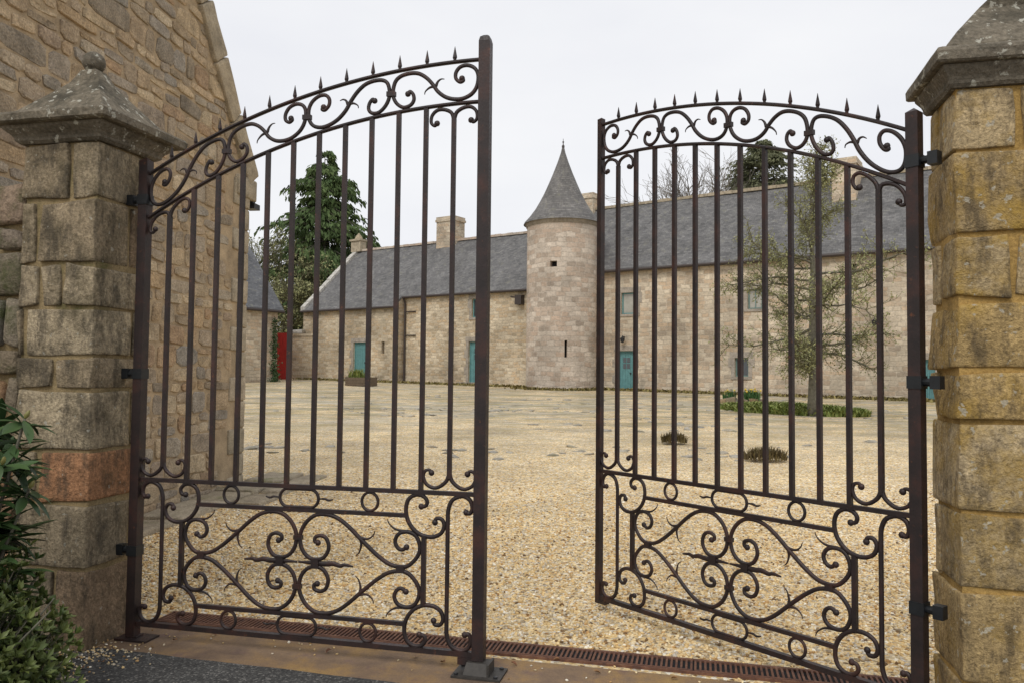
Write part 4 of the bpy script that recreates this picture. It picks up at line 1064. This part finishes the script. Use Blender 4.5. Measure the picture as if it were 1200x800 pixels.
bare_tree(800, 186, 64, 'broad bare tree behind the granite wing roof beside the dark evergreen', 1.15, 2)
bare_tree(838, 172, 68, 'tall bare tree touching the dark evergreen behind the granite wing', 1.1, 3)
bare_tree(965, 205, 66, 'thin bare tree behind the tall chimney of the granite wing', .9, 4)
bare_tree(462, 272, 70, 'bare tree tops showing above the low wing roof beside its chimney', 1., 5)
bare_tree(488, 276, 74, 'sparse bare tree top just beside the chimney of the low wing', 1., 8)
bare_tree(318, 262, 57, 'mossy grey green tree between the short range and the drooping conifer', 1.1, 6, mat='greytwig', bit=.10)
bare_tree(326, 318, 55, 'mossy bushy tree in front of the drooping conifer beside the red gate', 1.2, 7, mat='greytwig', bit=.10)

def conifer(name, px, py_top, Y, rad, label, mat, seed, zb=1.0, nb=330, per=34, droop=1., rbase=.22, sz=.34, shape=.8, fe=.62):
    top = at(px, py_top, Y); H = top.z-zb; rnd = random.Random(seed)
    t = empty(name, (top.x, Y, zb), 0, label, 'tree'); tk = MB(); cw = MB()
    tk.tube([(0, 0, 0), (0, 0, H*.5), (0, 0, H*.97)], [rbase*1.6, rbase, .03], 8)
    for i in range(nb):
        f = 1-(rnd.random()**fe)*.93; z = H*f                      # more branches low down
        L_b = rad*min(1, (1-f)**shape*1.25+.03)*rnd.uniform(.62, 1.12)*(1+.22*math.sin(z*1.9+seed)); az = rnd.uniform(0, 6.283)
        dh = Vector((math.cos(az), math.sin(az), 0)); sd = Vector((-dh.y, dh.x, 0))
        tip = dh*L_b+Vector((0, 0, z-.10*L_b*droop))
        tk.tube([Vector((0, 0, z)), dh*L_b*.55+Vector((0, 0, z+.06*L_b)), tip], [.05, .03, .008], 4, False)
        tn = rnd.random()
        for k in range(per):
            g = rnd.uniform(.25, 1.05); lat = rnd.gauss(0, .17)*L_b*(1.1-g*.6)
            c = dh*L_b*g+sd*lat+Vector((0, 0, z+(.06-.18*g*g*droop)*L_b+rnd.gauss(0, .08)))
            dn = (dh*rnd.uniform(.1, .8)+sd*rnd.gauss(0, .35)+Vector((0, 0, -rnd.uniform(.35, 1.2)*droop+(1-droop)*.5))).normalized()
            sz_ = sz*rnd.uniform(.6, 1.25); wv = dn.cross(Vector((rnd.gauss(0, 1), rnd.gauss(0, 1), rnd.gauss(0, 1)))).normalized()*sz_*.2
            m_ = c+dn*sz_*.55+dh*sz_*.12; e = c+dn*sz_*1.15
            cw.add([c-wv*.5, c+wv*.5, m_+wv, m_-wv, e], [(0, 1, 2, 3), (3, 2, 4)], min(1, max(0, tn*.7+rnd.random()*.3)))
    tk.build('trunk', M['bark'], t, True, uv=False); cw.build('crown', M[mat], t, False, uv=False); return t
conifer('conifer_tree', 381, 177, 62, 5.6, 'tall dark drooping conifer rising behind the end of the low wing', 'conifer', 4, nb=560, per=50, shape=.62, sz=.42, fe=.72)
conifer('evergreen_tree', 893, 166, 70, 6.2, 'dark brownish evergreen top behind the granite wing roof', 'conifer2', 9, nb=620, per=40, droop=.7, shape=.5, sz=.32, fe=1.2)

# ground cover oval, low mounds, heather tufts
def tuft_field(name, inside, n, h, mat, label, cat_, w_=.02, lean=.5, kind='stuff', seed=1, parent=None):
    rnd = random.Random(seed); mb = MB()
    for _ in range(n):
        p = inside(rnd); az = rnd.uniform(0, 6.283); hh = h*rnd.uniform(.4, 1.15); l_ = hh*lean*rnd.uniform(.2, 1.4)
        a = Vector((math.cos(az), math.sin(az), 0)); b = Vector((-a.y, a.x, 0))*w_*rnd.uniform(.6, 1.3)
        t_ = p+a*l_+Vector((0, 0, hh)); m_ = p+a*l_*.35+Vector((0, 0, hh*.6))
        mb.add([p-b, p+b, m_+b*.9, m_-b*.9, t_], [(0, 1, 2, 3), (3, 2, 4)], rnd.random())
    o = mb.build(name, M[mat], parent, False, uv=False)
    if label: tag(o, label, cat_, kind=kind)
    return o
a_, b_ = on_ground(846, 478), on_ground(1019, 488); ov = (a_+b_)/2; hx_ = (b_-a_).length/2
axv = (b_-a_).normalized(); ayv = Vector((-axv.y, axv.x, 0))
def in_oval(rnd):
    while True:
        u, v = rnd.uniform(-1, 1), rnd.uniform(-1, 1)
        if u*u+v*v < 1-.18*noise.noise((u*3, v*3, 2)): break
    p = ov+axv*u*hx_+ayv*v*1.25; p.z = ground(p.y)+.12*max(0, 1-u*u-v*v)-.02; return p
tuft_field('ground_cover', in_oval, 6500, .21, 'grass', 'bright green low ground cover in an oval round the mossy tree', 'ground cover', .035, 1.1)
for px, py, wd, n, lab in ((790, 520, .30, 520, 'round brown heather tuft in the gravel beside the path to the tower'), (897, 540, .42, 750, 'wider brown heather clump in the gravel in front of the ground cover')):
    c = on_ground(px, py)
    t = empty('heather_clump', c, 0, lab, 'plant', 'heather clumps in the gravel')
    def dome(rnd, wd=wd):
        r_ = wd*math.sqrt(rnd.random())*.8; a = rnd.uniform(0, 6.283); return Vector((r_*math.cos(a), r_*.8*math.sin(a), .10*(1-(r_/wd)**2)-.01))
    o = tuft_field('foliage', dome, n, .16, 'heather', None, None, .008, .6, seed=px, parent=t)
# daffodil bed edged with stones
c = on_ground(868, 472); db = empty('daffodil_bed', c, R(-20), 'low stone edged bed of daffodils beside the ground cover', 'flower bed')
rnd = random.Random(8)
for i in range(9):
    a = 2*math.pi*i/9; x, y = .62*math.cos(a), .42*math.sin(a)
    block(MB(), x-.17, x+.17, y-.12, y+.12, -.05, .17+rnd.uniform(-.03, .05), 2000+i, .03, .06).build('edging_stone', M['oldwall'], db, True, uv=False)
MB().lathe([(.6, .02), (.4, .12), (.02, .15)], 12).build('soil', M['bark'], db, True)
def bed(rnd): return Vector((rnd.choice((-.38, .3, .42))+rnd.gauss(0, .12), rnd.gauss(0, .15), .12))
tuft_field('foliage', bed, 330, .38, 'daff', None, None, .018, .4, seed=3, parent=db)
fm = MB()
for _ in range(16): ball(fm, bed(rnd)+Vector((0, 0, rnd.uniform(.28, .4))), .035, 6)
fm.build('flowers', M['yellow'], db, False, uv=False)
# trough by the low wing's door
c = on_ground(423, 452); tr = empty('planter_trough', c, RZ, 'weathered trough of green plants in front of the low wing door', 'planter')
for i in range(3): MB().box(-.85, .85, -.3, -.26, .02+i*.145, .155+i*.145).build('board', M['wood'], tr)
MB().box(-.85, -.81, -.26, .3, .02, .46).box(.81, .85, -.26, .3, .02, .46).box(-.81, .81, .26, .3, .02, .46).build('sides', M['wood'], tr)
MB().box(-.81, .81, -.26, .26, .3, .36).build('soil', M['bark'], tr)
tuft_field('foliage', lambda r: Vector((-.25+r.gauss(0, .22), r.gauss(0, .1), .36)), 260, .5, 'grass', None, None, .03, .5, seed=6, parent=tr)
# ivy on the corner of the short range
iv = empty('ivy', at(321, 440, 45.2), 0, 'dark ivy climbing the corner of the short range beside the red gate', 'plant'); iv.location.z = .95
im = MB(); rnd = random.Random(4)
for _ in range(900):
    hgt = rnd.random()**1.6*3.6; bits(im, rnd, Vector((rnd.gauss(0, .12)*(1.3-hgt/4), rnd.gauss(0, .15), hgt)), .085, 1)
im.build('leaves', M['ivy'], iv, False, uv=False)
MB().tube([(0, .1, -.1), (.05, .1, 1.5), (-.03, .1, 3)], [.03, .02, .01], 5).build('stem', M['bark'], iv, True, uv=False)

# weeds along the foot of the far walls
def wallfoot(rnd):
    f = rnd.random()
    if f < .5: p = rm @ Vector((rnd.uniform(-2, 18), -abs(rnd.gauss(0, .35))-.05, 0))
    elif f < .85: p = rm @ Vector((rnd.uniform(XL, -4), PF-abs(rnd.gauss(0, .35))-.05, 0))
    else: a = rnd.uniform(math.pi, 2*math.pi); p = TC+Vector((math.cos(a), math.sin(a), 0))*(TR+abs(rnd.gauss(0, .3)))
    p.z = ground(p.y)-.02; return p
tuft_field('weeds', wallfoot, 5200, .16, 'weed', 'low brownish weeds and moss along the foot of the far granite walls', 'weeds', .05, .9, seed=14)

# rhododendron and azalea at the foot of the grey pillar
def leaf_mesh(L_, wd, fold, curl):
    vs = []; fs = []; n = 6
    for i in range(n+1):
        t = i/n; w_ = wd*math.sin(math.pi*min(1, t*.97+.015))**.75; y = L_*t; z = -curl*L_*t*t
        vs += [(-w_, y, z+fold*w_), (0, y, z), (w_, y, z+fold*w_)]
    for i in range(n):
        a = 3*i; fs += [(a, a+1, a+4, a+3), (a+1, a+2, a+5, a+4)]
    return vs, fs
lv = []
for k, (l_, wd, fo, cu) in enumerate(((.135, .019, .35, .12), (.115, .017, .3, .28), (.15, .020, .4, .05), (.10, .016, .25, .4))):
    vs, fs = leaf_mesh(l_, wd, fo, cu)
    me = bpy.data.meshes.new('leaf'); me.from_pydata(vs, [], fs); me.shade_smooth(); me.materials.append(M['rhodo'])
    a = me.attributes.new('tint', 'FLOAT', 'FACE'); a.data.foreach_set('value', [(.1, .45, .75, 1.)[k]]*len(fs)); lv.append(me)
rb = empty('rhododendron', (-2.43, 3.50, 0), 0, 'glossy dark rhododendron with long leaves in front of the grey pillar', 'shrub')
rnd = random.Random(12); sm_ = MB()
bd0 = MB().lathe([(.005, 0), (.011, .015), (.008, .032), (.001, .042)], 6).build('bud', M['bud'], rb, True, uv=False); C.objects.unlink(bd0)
tips = []
for i in range(24):
    az = rnd.uniform(0, 6.283); r_ = rnd.uniform(.02, .34); zt = rnd.uniform(.72, 1.30)
    tp = Vector((r_*math.cos(az), r_*math.sin(az)*.9, zt)); sm_.tube([(rnd.gauss(0, .05), rnd.gauss(0, .05), 0), tp*.55+Vector((0, 0, .08)), tp], [.014, .009, .006], 5); tips.append((tp, Vector((math.cos(az)*.5, math.sin(az)*.5, 1)).normalized()))
tips += [(Vector((.285, -.16, 1.10)), Vector((.5, -.4, 1)).normalized()), (Vector((.17, -.28, 1.27)), Vector((.3, -.3, 1)).normalized()), (Vector((.24, -.30, .92)), Vector((.6, -.5, .8)).normalized())]
for tp, ax in tips:
    q = ax.to_track_quat('Z', 'Y'); n = rnd.randint(9, 12)
    for j in range(n):
        o = bpy.data.objects.new('leaf', lv[rnd.randint(0, 3)]); C.objects.link(o); o.parent = rb
        el = rnd.uniform(-.35, .75); o.rotation_mode = 'QUATERNION'
        o.rotation_quaternion = q @ (Matrix.Rotation(2*math.pi*j/n*1.618+rnd.uniform(-.2, .2), 4, 'Z') @ Matrix.Rotation(el, 4, 'X')).to_quaternion()
        o.location = tp-ax*rnd.uniform(0, .05); o.scale = (rnd.uniform(.95, 1.4),)*3
    bo = bd0.copy() if bd0.users_collection else bd0
    C.objects.link(bo); bo.parent = rb; bo.rotation_mode = 'QUATERNION'; bo.rotation_quaternion = q; bo.location = tp
lm_ = MB()
for _ in range(640):
    az = rnd.uniform(0, 6.283); r_ = rnd.uniform(.03, .25); c = Vector((r_*math.cos(az), r_*math.sin(az), rnd.uniform(.42, 1.18)))
    vs, fs = leaf_mesh(rnd.uniform(.10, .16), .02, .35, .2); q = rdir(rnd, Vector((math.cos(az), math.sin(az), .35)).normalized(), rnd.uniform(.1, .9)).to_track_quat('Y', 'Z')
    lm_.add([c+q @ Vector(v) for v in vs], fs, rnd.random())
tag(lm_.build('inner_leaves', M['rhodo'], rb, True, uv=False), kind='stuff')
sm_.build('stem', M['bark'], rb, True, uv=False); 
def small_shrub(loc, rx, ry, h, n, label, seed):
    s_ = empty('azalea', loc, 0, label, 'shrub', 'low leafy shrubs at the roadside'); rnd = random.Random(seed); fm, st_ = MB(), MB()
    for i in range(n):
        az = rnd.uniform(0, 6.283); ph = math.acos(rnd.uniform(0, 1)); r_ = rnd.uniform(.6, 1.16)*(1+.4*noise.noise((math.cos(az)*2, math.sin(az)*2, ph*2+seed)))
        c = Vector((rx*r_*math.sin(ph)*math.cos(az), ry*r_*math.sin(ph)*math.sin(az), h*(.12+.88*r_*math.cos(ph))))
        out = Vector((c.x/rx, c.y/ry, c.z/h+.5)).normalized()
        if i % 3 == 0: st_.tube([c-out*.16, c], [.004, .002], 4, False)
        tn = rnd.random()
        for k in range(7):
            d_ = rdir(rnd, out, rnd.uniform(.4, 1.2)); sd = d_.cross(out).normalized(); l_ = rnd.uniform(.026, .055); up = sd.cross(d_)
            p0 = c; m_ = c+d_*l_*.5+up*.003; fm.add([p0, m_+sd*l_*.22, c+d_*l_, m_-sd*l_*.22, m_-up*.003], [(0, 4, 1), (1, 4, 2), (2, 4, 3), (3, 4, 0)], min(1, max(0, tn*.7+.3*rnd.random())))
    for i in range(12): st_.tube([(rnd.gauss(0, .04), rnd.gauss(0, .04), 0), (rnd.gauss(0, rx*.4), rnd.gauss(0, ry*.4), h*.75)], [.008, .003], 5)
    fm.build('foliage', M['azalea'], s_, False, uv=False); st_.build('stem', M['bark'], s_, True, uv=False)
small_shrub((-2.36, 3.35, 0), .42, .34, .68, 2400, 'rounded azalea shrub with small yellow green leaves below the rhododendron', 3)
small_shrub((-2.25, 2.95, 0), .30, .26, .44, 1500, 'lowest azalea shrub spilling onto the tarmac edge', 5)

# fallen leaves on the threshold
rnd = random.Random(31)
for i, (px, py) in enumerate(((487, 771), (519, 778), (385, 765), (440, 760), (96, 785), (120, 778), (652, 775), (700, 790), (790, 797), (250, 745), (602, 780), (205, 752))):
    p = on_ground(px, py); vs, fs = leaf_mesh(.035, .011, .8, .3)
    o = MB().add([(x, y-.017, z_+.012) for x, y, z_ in vs], fs).build('fallen_leaf', M['deadleaf'], None, True, uv=False)
    o.location = (p.x, p.y, .005); o.rotation_euler = (0, 0, rnd.uniform(0, 6.3)); lab = 'small curled brown fallen leaf on the dark tarmac beside the azalea' if px < 150 else 'small curled brown fallen leaf lying beside the gate stop plate' if 480 < px < 610 else 'small curled brown fallen leaf on the stained threshold by the drain'
    tag(o, lab, 'leaf', 'fallen leaves, '+lab.split('leaf ')[1])
